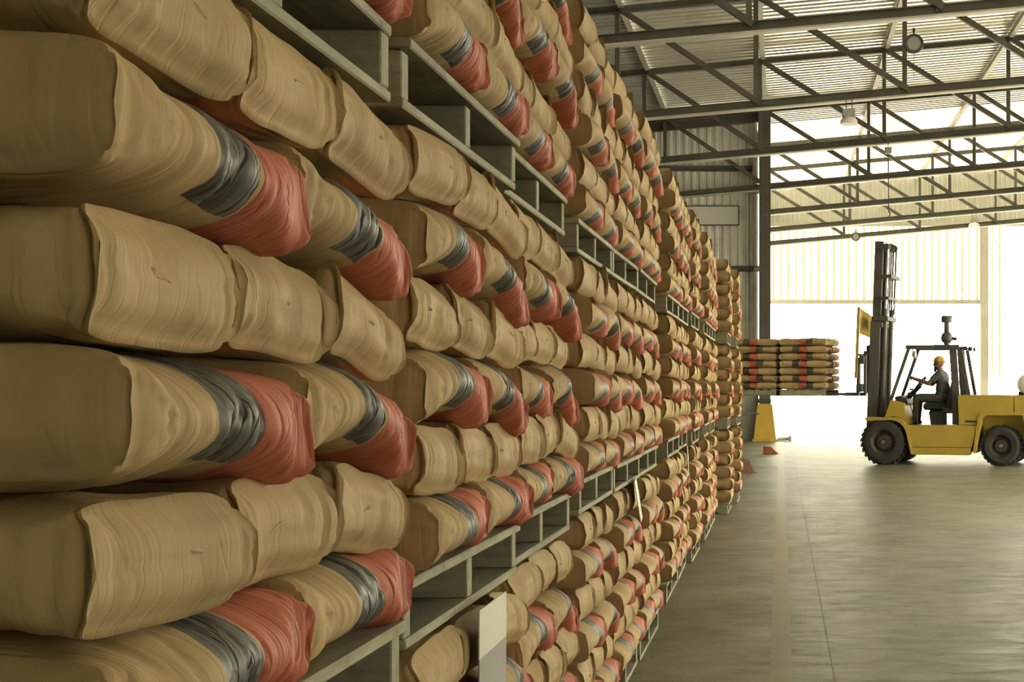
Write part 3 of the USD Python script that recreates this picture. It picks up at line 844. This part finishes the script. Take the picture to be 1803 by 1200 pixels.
LOAD_Z, LOAD_X = 1.30, (-2.15, -3.16)     # left edges of the two pallets, in the forklift's frame
for ib, xl in enumerate(LOAD_X):
    for layer in range(7):
        zc = LOAD_Z + PAL_H + LAYER * (layer + 0.5)
        long_right = (layer % 2 == 0) == (ib == 0)
        for row in range(3):                   # long sacks lie along the forks
            x = xl + (PAL_D - SL / 2 - 0.003 if long_right else SL / 2 + 0.003)
            y = -PAL_L / 2 + PAL_L / 6 + row * PAL_L / 3
            ALL_SACKS.append(dict(kind="side", pos=0, loose=0.3, c=fk((x, y, zc)), rot=FK_YAW + (180 if long_right else 0) + rngp.normal(0, 0.8), load=ib, layer=layer, hid=row > 0 and not (ib == 0 and long_right), lrow=row))
        for row in range(2):
            x = xl + (SW / 2 + 0.003 if long_right else PAL_D - SW / 2 - 0.003)
            y = -PAL_L / 2 + PAL_L / 4 + row * PAL_L / 2
            ALL_SACKS.append(dict(kind="end", pos=0, loose=0.3, c=fk((x, y, zc)), rot=FK_YAW + 90 + rngp.normal(0, 0.8), load=ib, layer=layer, hid=row > 0 and not (ib == 0 and not long_right), lrow=row, across=True))
for ib, xl in enumerate(LOAD_X):
    p = UsdGeom.Xform.Define(stage, numbered("/World", "pallet")).GetPrim()
    p.GetReferences().AddInternalReference(PALLET_KINDS[ib])
    p.SetInstanceable(True)
    q = fk((xl + PAL_D, -PAL_L / 2, LOAD_Z))
    place(p, q, (0, 0, FK_YAW))
    tag(p, ("wooden pallet raised on the forks, the one nearer the mast", "wooden pallet raised on the fork tips, half hidden behind the sack wall")[ib], "pallet", "pallets on the forks")

# rank by what the picture shows of each sack; the 300 that show largest are things of their own
for s in ALL_SACKS:
    r = math.radians(s["rot"])
    ex_, ey_ = (SL if "load" not in s else SL) / 2, SW / 2
    hx, hy = abs(math.cos(r)) * ex_ + abs(math.sin(r)) * ey_, abs(math.sin(r)) * ex_ + abs(math.cos(r)) * ey_
    c = np.array(s["c"])
    if "load" in s:
        w, h = in_frame(c - (hx, hy, SH / 2), c + (hx, hy, SH / 2))
        w *= 0.9 if s["lrow"] == 0 else 0.12
    else:
        xr = c[0] + hx                                # its face on the aisle
        w, h = in_frame((xr - 0.001, c[1] - hy, c[2] - SH / 2), (xr, c[1] + hy, c[2] + SH / 2))
    s["area"] = 0.0 if s.get("hid") else w * h
order = sorted(range(len(ALL_SACKS)), key=lambda i: -ALL_SACKS[i]["area"])
own = {i for i in order[:300] if ALL_SACKS[i]["area"] > 5}
mass = {}
for i, s in enumerate(ALL_SACKS):
    rv = np.random.default_rng(9000 + i)
    if i not in own:
        far = s["c"][1] > 5.3
        kindpath = sack_kind(s["kind"], s["pos"], s["loose"], 1, int(rv.integers(2)))
        mass.setdefault(kindpath, []).append(s)
        continue
    near = s["c"][1] < 5.4
    hero = near and s.get("place") == 0 and s.get("tier") == 1
    variant = 100 + s["layer"] * 5 + s["pos"] if hero else int(rv.integers(5 if near else 4))
    kindpath = sack_kind(s["kind"], s["pos"], s["loose"], 0 if near else 1, variant)
    p = UsdGeom.Xform.Define(stage, numbered("/World", "cement_sack")).GetPrim()
    p.GetReferences().AddInternalReference(kindpath)
    p.SetInstanceable(True)
    place(p, s["c"], (0, 0, s["rot"]))
    if "load" in s:
        b = ("mast-side pallet", "fork-tip pallet")[s["load"]]
        if s.get("across"):
            what = "plain sack end" if s["lrow"] == 0 else "rear plain sack side"
        else:
            what = ("banded sack side", "plain sack end behind it, middle", "plain sack end behind it, rear")[s["lrow"]]
        tag(p, f"{what} on the raised forks, {b}, {ORD[s['layer']]} row up", "sack", "sacks on the raised forks")
    else:
        what = "red-and-black banded side" if s["kind"] == "side" else "plain paper end"
        tag(p, f"{ORD[s['pos']]} sack of {ORD[s['layer']]} row up, {TIERS[s['tier']]} load, {ORD[s['place']]} pallet down the aisle, {what}", "sack", "cement sacks stacked along the aisle")

pi = UsdGeom.PointInstancer.Define(stage, "/World/cement_sacks")
tag(pi.GetPrim(), "brown cement sacks at the far end of the stacked wall and inside the stacks", "sacks", "cement sacks stacked along the aisle", "stuff")
targets, idx, pos_, ori = [], [], [], []
for k, (kindpath, members) in enumerate(sorted(mass.items())):
    q = f"/World/cement_sacks/sack_{k:03d}" if k else "/World/cement_sacks/sack"
    x = UsdGeom.Xform.Define(stage, q)
    x.GetPrim().GetReferences().AddInternalReference(kindpath)
    targets.append(Sdf.Path(q))
    for s in members:
        idx.append(k)
        pos_.append(Gf.Vec3f(*map(float, s["c"])))
        h = math.radians(s["rot"]) / 2
        ori.append(Gf.Quath(math.cos(h), 0, 0, math.sin(h)))
pi.CreatePrototypesRel().SetTargets(targets)
pi.CreateProtoIndicesAttr(Vt.IntArray(idx))
pi.CreatePositionsAttr(Vt.Vec3fArray(pos_))
pi.CreateOrientationsAttr(Vt.QuathArray(ori))
# ------------------------------------------------------------------ cards hung on the pallets
def card(label, loc, rx=0.0, rz=0.0, w=0.30, h=0.205):
    t = thing("stock_card", label, "card", loc, (rx, 0, rz), group=None)
    part(t, "card_sheet", box((0.003, w, h * 0.5), (0, 0, -h * 0.25)), "card_pale", smooth=False)
    part(t, "grey_field", box((0.003, w, h * 0.5), (0, 0, -h * 0.75)), "card_grey", smooth=False)


card("pale card with grey lower half hung from the second pallet down the aisle", (-0.632, 3.24, 0.998))
cw = thing("stock_card", "narrow pale card hanging askew below the fifth pallet down the aisle", "card", (-0.735, 7.45, 1.0), (0, -9, 4))
part(cw, "card_sheet", box((0.003, 0.30, 0.205), (0, 0, -0.1025)), "card_pale", smooth=False)
cw = thing("stock_card", "small white card below the eighth pallet down the aisle", "card", (-0.742, 11.7, 1.0), (0, -3, 3))
part(cw, "card_sheet", box((0.003, 0.30, 0.205), (0, 0, -0.1025)), "card_pale", smooth=False)
cw = thing("stock_card", "tiny white card below the eleventh pallet at the far stacks", "card", (-0.69, 16.2, 1.0), (0, -3, 3))
part(cw, "card_sheet", box((0.003, 0.30, 0.205), (0, 0, -0.1025)), "card_pale", smooth=False)

# ------------------------------------------------------------------ wheel chocks on the floor
ch = thing("wheel_chock", "orange wedge-shaped block lying on the floor beyond the last stack", "wedge", (-0.23, 32.8, 0), (0, 0, 8))
part(ch, "wedge_block", prism([(-0.15, 0), (0.17, 0), (0.14, 0.02), (-0.01, 0.155), (-0.14, 0.165), (-0.15, 0.15)], -0.11, 0.11, 0.008), "chock_orange", smooth=30)
part(ch, "wedge_foot", cbox((0.33, 0.24, 0.012), (0.01, 0, 0.006)), "chock_orange", smooth=False)
ch = thing("wheel_chock", "brown wedge-shaped block half hidden behind the last sack stack", "wedge", (-0.57, 25.5, 0), (0, 0, 5))
part(ch, "wedge_block", prism([(-0.14, 0), (0.13, 0), (0.10, 0.03), (0.0, 0.23), (-0.08, 0.24), (-0.14, 0.16)], -0.12, 0.12, 0.008), "chock_brown", smooth=30)
part(ch, "wedge_foot", cbox((0.30, 0.26, 0.012), (0.0, 0, 0.006)), "chock_brown", smooth=False)
rod = thing("rod", "thin dark rod jutting from the last pallet stack", "rod", (-0.62, 19.85, 1.10))
part(rod, "rod_bar", tube((0, -0.2, 0), (0.32, 0.0, 0.015), 0.012, 8), "dark_trim", smooth=40)
part(rod, "rod_collar", tube((0.02, -0.19, 0), (0.06, -0.165, 0.002), 0.022, 10), "dark_trim", smooth=40)

# ------------------------------------------------------------------ forklift
fk_t = thing("forklift", "yellow forklift truck facing the stacks with a raised double load of sacks", "forklift", FK, (0, 0, FK_YAW))


def wheel(name, x, z, r, w, y):
    p = UsdGeom.Xform.Define(stage, numbered(str(fk_t.GetPath()), name)).GetPrim()
    place(p, (x, y, z))
    prof = [(r * 0.56, -w / 2), (r * 0.80, -w / 2 - 0.012), (r * 0.95, -w / 2 + 0.02), (r, -w / 4), (r, w / 4), (r * 0.95, w / 2 - 0.02), (r * 0.80, w / 2 + 0.012), (r * 0.56, w / 2)]
    tyre = lathe(prof, 48, axis="y")
    lugs = []
    for i in range(26):
        a = i / 26 * 2 * math.pi
        for s in (-1, 1):
            b = cbox((0.05, w * 0.46, 0.028), (0, s * w * 0.25, r + 0.004), 0.008)
            b.apply_transform(trimesh.transformations.rotation_matrix(0.35 * s, [0, 0, 1], [0, s * w * 0.25, 0]))
            b.apply_transform(trimesh.transformations.rotation_matrix(a + (0.12 if s > 0 else 0), [0, 1, 0]))
            lugs.append(b)
    part(p, "tyre", cat(tyre, *lugs), "tyre_rubber", smooth=35)
    part(p, "rim", lathe([(0, -w / 2 + 0.05), (r * 0.30, -w / 2 + 0.045), (r * 0.42, -w / 2 + 0.09), (r * 0.56, -w / 2 + 0.02), (r * 0.57, -w / 2), (r * 0.57, w / 2), (0, w / 2 - 0.02)], 32, axis="y"), "wheel_rim", smooth=35)
    part(p, "hub_cap", lathe([(0, -w / 2 - 0.01), (0.035, -w / 2 - 0.005), (0.05, -w / 2 + 0.05)], 20, axis="y"), "chrome_rod", smooth=35)
    for i in range(8):
        a = i / 8 * 2 * math.pi
        part(p, "wheel_nut", tube((math.cos(a) * r * 0.24, -w / 2 + 0.03, math.sin(a) * r * 0.24), (math.cos(a) * r * 0.24, -w / 2 + 0.055, math.sin(a) * r * 0.24), 0.016, 6), "mast_dark", smooth=False)


for y in (-0.78, 0.78):
    wheel("front_wheel", 0.0, 0.43, 0.43, 0.34, y)
for y in (-0.74, 0.74):
    wheel("rear_wheel", 2.22, 0.375, 0.375, 0.28, y)


def arc(cx, cz, r, a0, a1, n=10):
    return [(cx + r * math.cos(a), cz + r * math.sin(a)) for a in np.radians(np.linspace(a0, a1, n))]


Y_ = "forklift_yellow"
for s in (-1, 1):
    y0, y1 = (-0.97, -0.58) if s < 0 else (0.58, 0.97)
    top = [(-0.34, 0.90), (0.16, 0.90)] + arc(0.16, 0.56, 0.34, 88, 20, 8) + [(0.58, 0.22)]
    inner = [(0.54, 0.20)] + arc(0.14, 0.54, 0.31, 18, 88, 8) + [(-0.34, 0.835)]
    part(fk_t, "front_fender", prism(top + inner, y0, y1), Y_, smooth=40)
    # body side below the cab, with a step edge
    part(fk_t, "side_frame", cat(prism([(0.53, 0.35), (0.44, 0.76), (1.80, 0.76), (1.68, 0.35)], -0.93 if s < 0 else 0.70, -0.70 if s < 0 else 0.93, 0.01),
                                 prism([(0.56, 0.20), (0.53, 0.335), (1.675, 0.335), (1.63, 0.20)], -0.95 if s < 0 else 0.66, -0.66 if s < 0 else 0.95, 0.01)), Y_, smooth=30)
    part(fk_t, "frame_groove", box((1.14, 0.2, 0.02), (1.11, s * 0.82, 0.342)), "mast_dark", smooth=False)
    rear = [(1.70, 0.24), (1.80, 0.90)] + arc(1.93, 0.92, 0.09, 160, 90, 5) + [(3.05, 1.01), (3.05, 0.95), (1.95, 0.95)] + [(1.86, 0.88), (1.76, 0.24)]
    part(fk_t, "rear_fender", prism(rear, -0.95 if s < 0 else 0.55, -0.55 if s < 0 else 0.95), Y_, smooth=40)
part(fk_t, "chassis", cat(cbox((1.5, 1.1, 0.5), (1.0, 0, 0.50), 0.02), cbox((1.4, 0.9, 0.6), (2.3, 0, 0.62), 0.02)), "mast_dark", smooth=False)
part(fk_t, "axle", cat(tube((0, -0.7, 0.43), (0, 0.7, 0.43), 0.12, 16), tube((2.22, -0.7, 0.375), (2.22, 0.7, 0.375), 0.09, 16)), "mast_dark", smooth=40)
part(fk_t, "cab_floor", cbox((1.25, 1.70, 0.05), (1.05, 0, 0.735), 0.01), "mast_dark", smooth=False)
part(fk_t, "engine_hood", prism([(1.44, 0.77), (1.42, 1.325), (2.46, 1.325), (2.46, 0.98), (1.92, 1.00), (1.84, 0.94), (1.80, 0.77)], -0.92, 0.92, 0.02), Y_, smooth=30)
part(fk_t, "hood_slot", cbox((0.20, 0.01, 0.035), (1.66, -0.922, 0.83), 0.004), "black_plastic", smooth=False)
cw_ = prism([(2.475, 0.98), (2.475, 1.325), (3.0, 1.32), (3.22, 1.22), (3.30, 1.0), (3.30, 0.34), (3.15, 0.24), (2.74, 0.24), (2.74, 0.55), (2.66, 0.78), (2.60, 0.98)], -0.92, 0.92, 0.03)
part(fk_t, "counterweight", cw_, Y_, smooth=30)
part(fk_t, "wheel_well", box((0.9, 1.2, 0.6), (2.3, 0, 0.66)), "forklift_yellow", smooth=False)
for s in (-1, 1):
    part(fk_t, "cowl", prism([(-0.02, 0.89), (0.10, 1.23), (0.34, 1.17), (0.44, 0.74), (0.30, 0.88), (0.16, 0.92)], -0.72 if s < 0 else 0.05, -0.05 if s < 0 else 0.72, 0.01), Y_, smooth=30)
part(fk_t, "dashboard", prism([(0.16, 1.20), (0.13, 1.28), (0.22, 1.31), (0.36, 1.25), (0.40, 1.14)], -0.5, 0.5, 0.01), "black_plastic", smooth=30)
part(fk_t, "steering_column", cat(tube((0.27, 0, 1.24), (0.55, 0, 1.50), 0.055, 14, 0.035), cbox((0.16, 0.14, 0.09), (0.38, 0, 1.33), 0.02)), "black_plastic", smooth=35)
for i, (yy, xx) in enumerate(((0.12, 0.26), (0.18, 0.27), (0.24, 0.28))):
    part(fk_t, "lever", cat(tube((xx, yy, 1.26), (xx + 0.07, yy, 1.42), 0.008, 8), lathe([(0, -0.02), (0.018, -0.01), (0.018, 0.012), (0, 0.022)], 12, (xx + 0.07, yy, 1.43))), "black_plastic", smooth=40)
sw = UsdGeom.Xform.Define(stage, str(fk_t.GetPath()) + "/steering_wheel").GetPrim()
place(sw, (0.53, 0.0, 1.52), (0, -52, 0))
tor = trimesh.creation.torus(0.185, 0.016, 32, 10)
part(sw, "wheel_rim", tor, "black_plastic", smooth=True)
part(sw, "spokes", cat(*[tube((0, 0, -0.02), (0.18 * math.cos(a), 0.18 * math.sin(a), 0), 0.011, 8) for a in (0.4, 2.5, 4.7)], tube((0, 0, -0.04), (0, 0, 0.015), 0.045, 16)), "black_plastic", smooth=40)
# overhead guard
for s in (-1, 1):
    part(fk_t, "front_post", bar((-0.03, s * 0.52, 0.95), (0.42, s * 0.52, 2.24), 0.055, 0.06, up=(1, 0, 0.3)), "mast_dark", smooth=False)
    part(fk_t, "rear_post", cat(bar((1.26, s * 0.50, 2.24), (1.36, s * 0.50, 0.78), 0.10, 0.13, up=(1, 0, 0)), bar((1.40, s * 0.42, 2.20), (1.56, s * 0.42, 1.30), 0.05, 0.06, up=(1, 0, 0))), "mast_dark", smooth=False)
    part(fk_t, "guard_rail", bar((0.36, s * 0.52, 2.24), (1.38, s * 0.52, 2.24), 0.07, 0.075), "mast_dark", smooth=False)
for i in range(7):
    part(fk_t, "guard_slat", bar((0.46 + i * 0.14, -0.5, 2.255), (0.46 + i * 0.14, 0.5, 2.255), 0.03, 0.03), "mast_dark", smooth=False)
part(fk_t, "work_lamp", cat(lathe([(0.0, -0.06), (0.05, -0.05), (0.075, 0.0), (0.07, 0.02), (0, 0.02)], 18, (0.52, -0.45, 2.10), "x"), tube((0.52, -0.45, 2.10), (0.46, -0.48, 2.22), 0.014, 8)), "tank_white", smooth=35)
part(fk_t, "rear_lamp", cat(cbox((0.07, 0.10, 0.08), (1.58, -0.42, 2.20), 0.015), tube((1.38, -0.45, 2.22), (1.56, -0.42, 2.20), 0.014, 8), cbox((0.03, 0.08, 0.07), (1.66, -0.42, 2.19), 0.01)), "black_plastic", smooth=False)
part(fk_t, "air_cleaner", cat(lathe([(0, 2.28), (0.05, 2.28), (0.06, 2.33), (0.10, 2.36), (0.115, 2.42), (0.10, 2.49), (0.055, 2.53), (0.045, 2.72), (0.10, 2.725), (0.108, 2.82), (0.09, 2.85), (0, 2.855)], 24, (1.08, -0.1, 0)),
                              tube((1.16, -0.1, 2.42), (1.27, -0.1, 2.40), 0.03, 12)), "mast_dark", smooth=35)
part(fk_t, "seat_cushion", cat(cbox((0.55, 0.52, 0.14), (0.92, 0, 1.10), 0.04), cbox((0.45, 0.40, 0.07), (0.98, 0, 1.0), 0.02)), "black_plastic", smooth=30)
part(fk_t, "seat_back", prism([(1.08, 1.12), (1.20, 1.60), (1.28, 1.62), (1.24, 1.10)], -0.26, 0.26, 0.03), "black_plastic", smooth=30)
part(fk_t, "seat_pedestal", cat(prism([(0.80, 0.76), (0.76, 1.0), (1.02, 1.0), (1.02, 0.76)], -0.30, 0.30, 0.01)), "trouser_grey", smooth=30)
part(fk_t, "rear_bulkhead", cat(box((0.14, 1.5, 0.50), (1.36, 0, 1.02)), box((0.28, 1.0, 0.08), (1.2, 0, 1.03))), "mast_dark", smooth=False)
part(fk_t, "pedal_bar", cat(tube((0.50, -0.1, 0.76), (0.46, -0.1, 0.92), 0.012, 8), cbox((0.09, 0.07, 0.02), (0.46, -0.1, 0.92), 0.006), tube((0.62, -0.75, 0.76), (0.62, -0.75, 1.0), 0.012, 8)), "black_plastic", smooth=35)
tk = UsdGeom.Xform.Define(stage, str(fk_t.GetPath()) + "/gas_tank").GetPrim()
part(tk, "tank_shell", lathe([(0, -0.42), (0.10, -0.41), (0.165, -0.37), (0.19, -0.30), (0.19, 0.30), (0.165, 0.37), (0.10, 0.41), (0, 0.42)], 28, (2.64, 0, 1.53), "y"), "tank_white", smooth=35)
part(tk, "tank_cradle", cat(box((0.34, 0.05, 0.08), (2.64, -0.2, 1.35)), box((0.34, 0.05, 0.08), (2.64, 0.2, 1.35))), "mast_dark", smooth=False)
# mast, leaning back a little
LEAN = 0.0385


def mx(z, x=0.0):
    return -0.36 + LEAN * z + x


for s in (-1, 1):
    y = s * 0.40
    part(fk_t, "outer_rail", cat(bar((mx(0.18), y + s * 0.05, 0.18), (mx(2.75), y + s * 0.05, 2.75), 0.03, 0.19, up=(1, 0, 0)), bar((mx(0.18, -0.08), y, 0.18), (mx(2.75, -0.08), y, 2.75), 0.09, 0.03, up=(1, 0, 0)),
                                 bar((mx(0.18, 0.08), y, 0.18), (mx(2.75, 0.08), y, 2.75), 0.09, 0.03, up=(1, 0, 0))), "mast_dark", smooth=False)
    y = s * 0.33
    part(fk_t, "inner_rail", cat(bar((mx(1.5), y + s * 0.03, 1.5), (mx(4.30), y + s * 0.03, 4.30), 0.03, 0.16, up=(1, 0, 0)), bar((mx(1.5, -0.065), y, 1.5), (mx(4.30, -0.065), y, 4.30), 0.08, 0.03, up=(1, 0, 0)),
                                 bar((mx(1.5, 0.065), y, 1.5), (mx(4.30, 0.065), y, 4.30), 0.08, 0.03, up=(1, 0, 0))), "mast_dark", smooth=False)
    part(fk_t, "lift_cylinder", tube((mx(0.5, 0.16), s * 0.30, 0.5), (mx(3.0, 0.16), s * 0.30, 3.0), 0.05, 16), "mast_dark", smooth=40)
    part(fk_t, "piston_rod", tube((mx(3.0, 0.16), s * 0.30, 3.0), (mx(4.2, 0.16), s * 0.30, 4.2), 0.03, 16), "chrome_rod", smooth=40)
    part(fk_t, "lift_hose", tube((mx(2.9, 0.22), s * 0.24, 2.9), (mx(4.15, 0.22), s * 0.24, 4.15), 0.014, 8), "black_plastic", smooth=40)
    part(fk_t, "tilt_cylinder", tube((mx(0.75, 0.10), s * 0.55, 0.80), (0.36, s * 0.55, 1.0), 0.045, 14), "mast_dark", smooth=40)
for z, h, d in ((4.20, 0.10, 0.26), (3.62, 0.07, 0.34), (3.20, 0.06, 0.30), (2.80, 0.09, 0.30), (2.68, 0.1, 0.2), (0.30, 0.16, 0.16)):
    part(fk_t, "cross_tie", cbox((d, 0.86, h), (mx(z, d / 2 - 0.06), 0, z), 0.01), "mast_dark", smooth=False)
part(fk_t, "chain_sheave", cat(*[lathe([(0.0, -0.02), (0.07, -0.02), (0.055, 0), (0.07, 0.02), (0, 0.02)], 20, (mx(4.18, 0.19), s * 0.16, 4.20), "y") for s in (-1, 1)]), "mast_dark", smooth=35)
part(fk_t, "lift_chain", cat(*[bar((mx(1.9, -0.12), s * 0.16, 1.9), (mx(4.2, -0.02), s * 0.16, 4.2), 0.03, 0.015, up=(1, 0, 0)) for s in (-1, 1)]), "mast_dark", smooth=False)
part(fk_t, "carriage_bar", cbox((0.10, 1.25, 0.16), (-0.52, 0, 1.46), 0.01), "mast_dark", smooth=False)
part(fk_t, "carriage_bar", cbox((0.10, 1.25, 0.16), (-0.49, 0, 2.0), 0.01), "mast_dark", smooth=False)
part(fk_t, "carriage_plate", cat(cbox((0.06, 1.1, 0.75), (-0.44, 0, 1.73), 0.01), *[cbox((0.18, 0.05, 0.80), (-0.42, s * 0.36, 1.78), 0.01) for s in (-1, 1)], cbox((0.20, 0.3, 0.35), (-0.40, 0, 2.12), 0.02)), "mast_dark", smooth=False)
for s in (-1, 1):
    part(fk_t, "fork", cat(bar((-0.61, s * 0.33, 2.05), (-0.62, s * 0.33, 1.34), 0.13, 0.05, up=(1, 0, 0)), prism([(-0.60, 1.30), (-0.60, 1.375), (-0.75, 1.365), (-2.95, 1.345), (-3.02, 1.335), (-3.02, 1.325), (-1.0, 1.315), (-0.70, 1.30)], s * 0.33 - 0.065, s * 0.33 + 0.065)), "mast_dark", smooth=False)
    part(fk_t, "backrest_post", bar((-0.60, s * 0.62, 1.65), (-0.545, s * 0.62, 3.02 if s < 0 else 2.90), 0.05, 0.05, up=(1, 0, 0)), Y_, smooth=False)
v = np.array([(x + 0.02 * (z - 2.5), y, z) for x in (-0.575, -0.560) for y, z in ((-0.62, 2.52), (0.62, 2.46), (0.62, 2.90), (-0.62, 3.02))])
part(fk_t, "backrest_panel", m3.Manifold.hull_points(v), "panel_yellow", smooth=False)
part(fk_t, "backrest_rail", bar((-0.575, -0.62, 2.1), (-0.575, 0.62, 2.1), 0.04, 0.05), "mast_dark", smooth=False)

# ------------------------------------------------------------------ the driver
def limb(joints, solid=None):
    """Hulls of consecutive (point, radius) spheres, as a list of manifolds."""
    out = []
    for (p, r), (q, s) in zip(joints[:-1], joints[1:]):
        a = m3.Manifold.sphere(r, 20).translate(tuple(map(float, p)))
        b = m3.Manifold.sphere(s, 20).translate(tuple(map(float, q)))
        out.append(m3.Manifold.batch_hull([a, b]))
    return out


def blend(ms, step=0.02, it=8):
    m = m3.Manifold.batch_boolean(ms, m3.OpType.Add).refine_to_length(step).to_mesh()
    t = trimesh.Trimesh(m.vert_properties[:, :3], m.tri_verts, process=True)
    trimesh.smoothing.filter_taubin(t, 0.5, 0.53, it)
    return t


def ell(c, r):
    return m3.Manifold.sphere(1.0, 28).scale(tuple(map(float, r))).translate(tuple(map(float, c)))


hipz, hx = 1.24, 0.96
SH_ = {s: np.array([0.945, s * 0.185, 1.735]) for s in (-1, 1)}
EL = {-1: np.array([0.74, -0.25, 1.545]), 1: np.array([0.74, 0.25, 1.53])}
HD = {-1: np.array([0.435, -0.13, 1.645]), 1: np.array([0.435, 0.14, 1.62])}
HIP = {s: np.array([hx, s * 0.10, hipz]) for s in (-1, 1)}
KN = {-1: np.array([0.50, -0.15, 1.27]), 1: np.array([0.50, 0.15, 1.26])}
AN = {-1: np.array([0.475, -0.14, 0.84]), 1: np.array([0.47, 0.15, 0.84])}
HEADC = np.array([0.905, 0.0, 1.935])


def hand(h, fore, s):
    """Palm, four unequal fingers curled round the rim, and a thumb from the side of the palm."""
    d = (h - fore) / np.linalg.norm(h - fore)
    up = np.array([0, 0, 1.0])
    side_ = np.cross(d, up)
    side_ /= np.linalg.norm(side_)
    out = [m3.Manifold.batch_hull([m3.Manifold.sphere(0.017, 12).translate(tuple(h + d * a + side_ * b + up * 0.012)) for a in (-0.01, 0.062) for b in (-0.026, 0.026)])]
    for k, (b, L) in enumerate(((-0.030, 0.062), (-0.010, 0.072), (0.010, 0.068), (0.029, 0.054))):
        base = h + d * 0.066 + side_ * b + up * 0.014
        p1 = base + d * L * 0.42 - up * 0.012
        p2 = p1 + d * L * 0.10 - up * L * 0.42
        p3 = p2 - d * L * 0.26 - up * L * 0.12
        out += limb([(base, 0.0098), (p1, 0.0092), (p2, 0.0085), (p3, 0.0075)])
    tb = h + d * 0.015 - side_ * s * 0.030
    t1 = tb + d * 0.030 - side_ * s * 0.018 - up * 0.022
    out += limb([(tb, 0.012), (t1, 0.0105), (t1 + d * 0.022 + side_ * s * 0.006 - up * 0.014, 0.009)])
    return out


dr = thing("person", "seated driver in grey shirt and backward yellow cap holding the steering wheel", "person", fk((0, 0, 0)), (0, 0, FK_YAW))
body = [ell((0.965, 0, 1.30), (0.13, 0.165, 0.14)), ell((0.985, 0, 1.45), (0.125, 0.16, 0.18)), ell((0.965, 0, 1.64), (0.125, 0.185, 0.16))]
body += limb([((0.955, 0, 1.70), 0.075), ((0.925, 0, 1.84), 0.055)])
head = [ell(HEADC + (0.012, 0, 0.02), (0.098, 0.078, 0.108)), ell(HEADC + (-0.03, 0, -0.05), (0.065, 0.060, 0.075)), ell(HEADC + (-0.055, 0, -0.095), (0.03, 0.035, 0.03))]
head += [m3.Manifold.batch_hull([ell(HEADC + (-0.088, 0, 0.005), (0.008, 0.008, 0.008)), ell(HEADC + (-0.108, 0, -0.030), (0.011, 0.015, 0.010)), ell(HEADC + (-0.08, 0, -0.035), (0.012, 0.016, 0.01))])]
head += [ell(HEADC + (0.012, s * 0.080, -0.012), (0.020, 0.010, 0.032)) for s in (-1, 1)]
body += head
for s in (-1, 1):
    body += limb([((0.965, s * 0.10, 1.70), 0.075), (SH_[s], 0.058), ((SH_[s] + EL[s]) / 2, 0.047), (EL[s], 0.040), (EL[s] * 0.35 + HD[s] * 0.65, 0.036), (HD[s], 0.026)])
    body += hand(HD[s] + (HD[s] - EL[s]) * 0.03, EL[s], s)
    body += limb([(HIP[s], 0.095), ((HIP[s] + KN[s]) / 2, 0.080), (KN[s], 0.058), (KN[s] * 0.6 + AN[s] * 0.4, 0.055), (AN[s], 0.038), (AN[s] + (-0.10, 0, -0.035), 0.032)])
part(dr, "body", blend(body, 0.016, 6), "skin", smooth=True)
shirt = [ell((0.965, 0, 1.31), (0.142, 0.178, 0.12)), ell((0.988, 0, 1.45), (0.14, 0.174, 0.18)), ell((0.968, 0, 1.635), (0.14, 0.198, 0.165))]
for s in (-1, 1):
    shirt += limb([((0.965, s * 0.10, 1.70), 0.085), (SH_[s], 0.072), ((SH_[s] * 0.45 + EL[s] * 0.55), 0.064)])
part(dr, "shirt", blend(shirt, 0.03, 6), "shirt_grey", smooth=True)
part(dr, "collar", lathe([(0.058, 0), (0.070, 0.0), (0.066, 0.022), (0.056, 0.022)], 24, (0.935, 0, 1.79)), "shirt_grey", smooth=True)
tr = [ell((0.965, 0, 1.235), (0.150, 0.180, 0.095))]
for s in (-1, 1):
    tr += limb([(HIP[s], 0.108), ((HIP[s] + KN[s]) / 2, 0.093), (KN[s], 0.073), (KN[s] * 0.6 + AN[s] * 0.4, 0.070), (AN[s] + (0, 0, 0.03), 0.062)])
part(dr, "trousers", blend(tr, 0.03, 6), "trouser_grey", smooth=True)
for s in (-1, 1):
    a = AN[s]
    sh = m3.Manifold.batch_hull([ell(a + (0.035, 0, -0.045), (0.045, 0.042, 0.04)), ell(a + (-0.10, 0, -0.052), (0.045, 0.045, 0.030)), ell(a + (-0.16, 0, -0.062), (0.03, 0.035, 0.022))])
    part(dr, "shoe", sh, "shoe_dark", smooth=True)
part(dr, "cap", blend([ell(HEADC + (0.012, 0, 0.045), (0.112, 0.092, 0.100)) - m3.Manifold.cube((0.6, 0.6, 0.3), True).translate((float(HEADC[0]), 0.0, float(HEADC[2] - 0.125))),
                       m3.Manifold.batch_hull([ell(HEADC + (0.09, s * 0.06, 0.035), (0.02, 0.02, 0.008)) for s in (-1, 1)] + [ell(HEADC + (0.185, s * 0.04, 0.022), (0.016, 0.02, 0.007)) for s in (-1, 1)])], 0.02, 2), "cap_yellow", smooth=True)
part(dr, "beard", blend([m3.Manifold.batch_hull([ell(HEADC + (-0.062, 0, -0.105), (0.034, 0.044, 0.034)), ell(HEADC + (-0.03, 0, -0.085), (0.05, 0.062, 0.03))]), ell(HEADC + (-0.07, 0, -0.135), (0.028, 0.034, 0.035))], 0.015, 3), "beard_hair", smooth=True)
part(dr, "eyes", cat(*[lathe([(0, -0.009), (0.007, -0.006), (0.009, 0), (0.007, 0.006), (0, 0.009)], 10, HEADC + (-0.086, s * 0.03, 0.018)) for s in (-1, 1)]), "black_plastic", smooth=True)
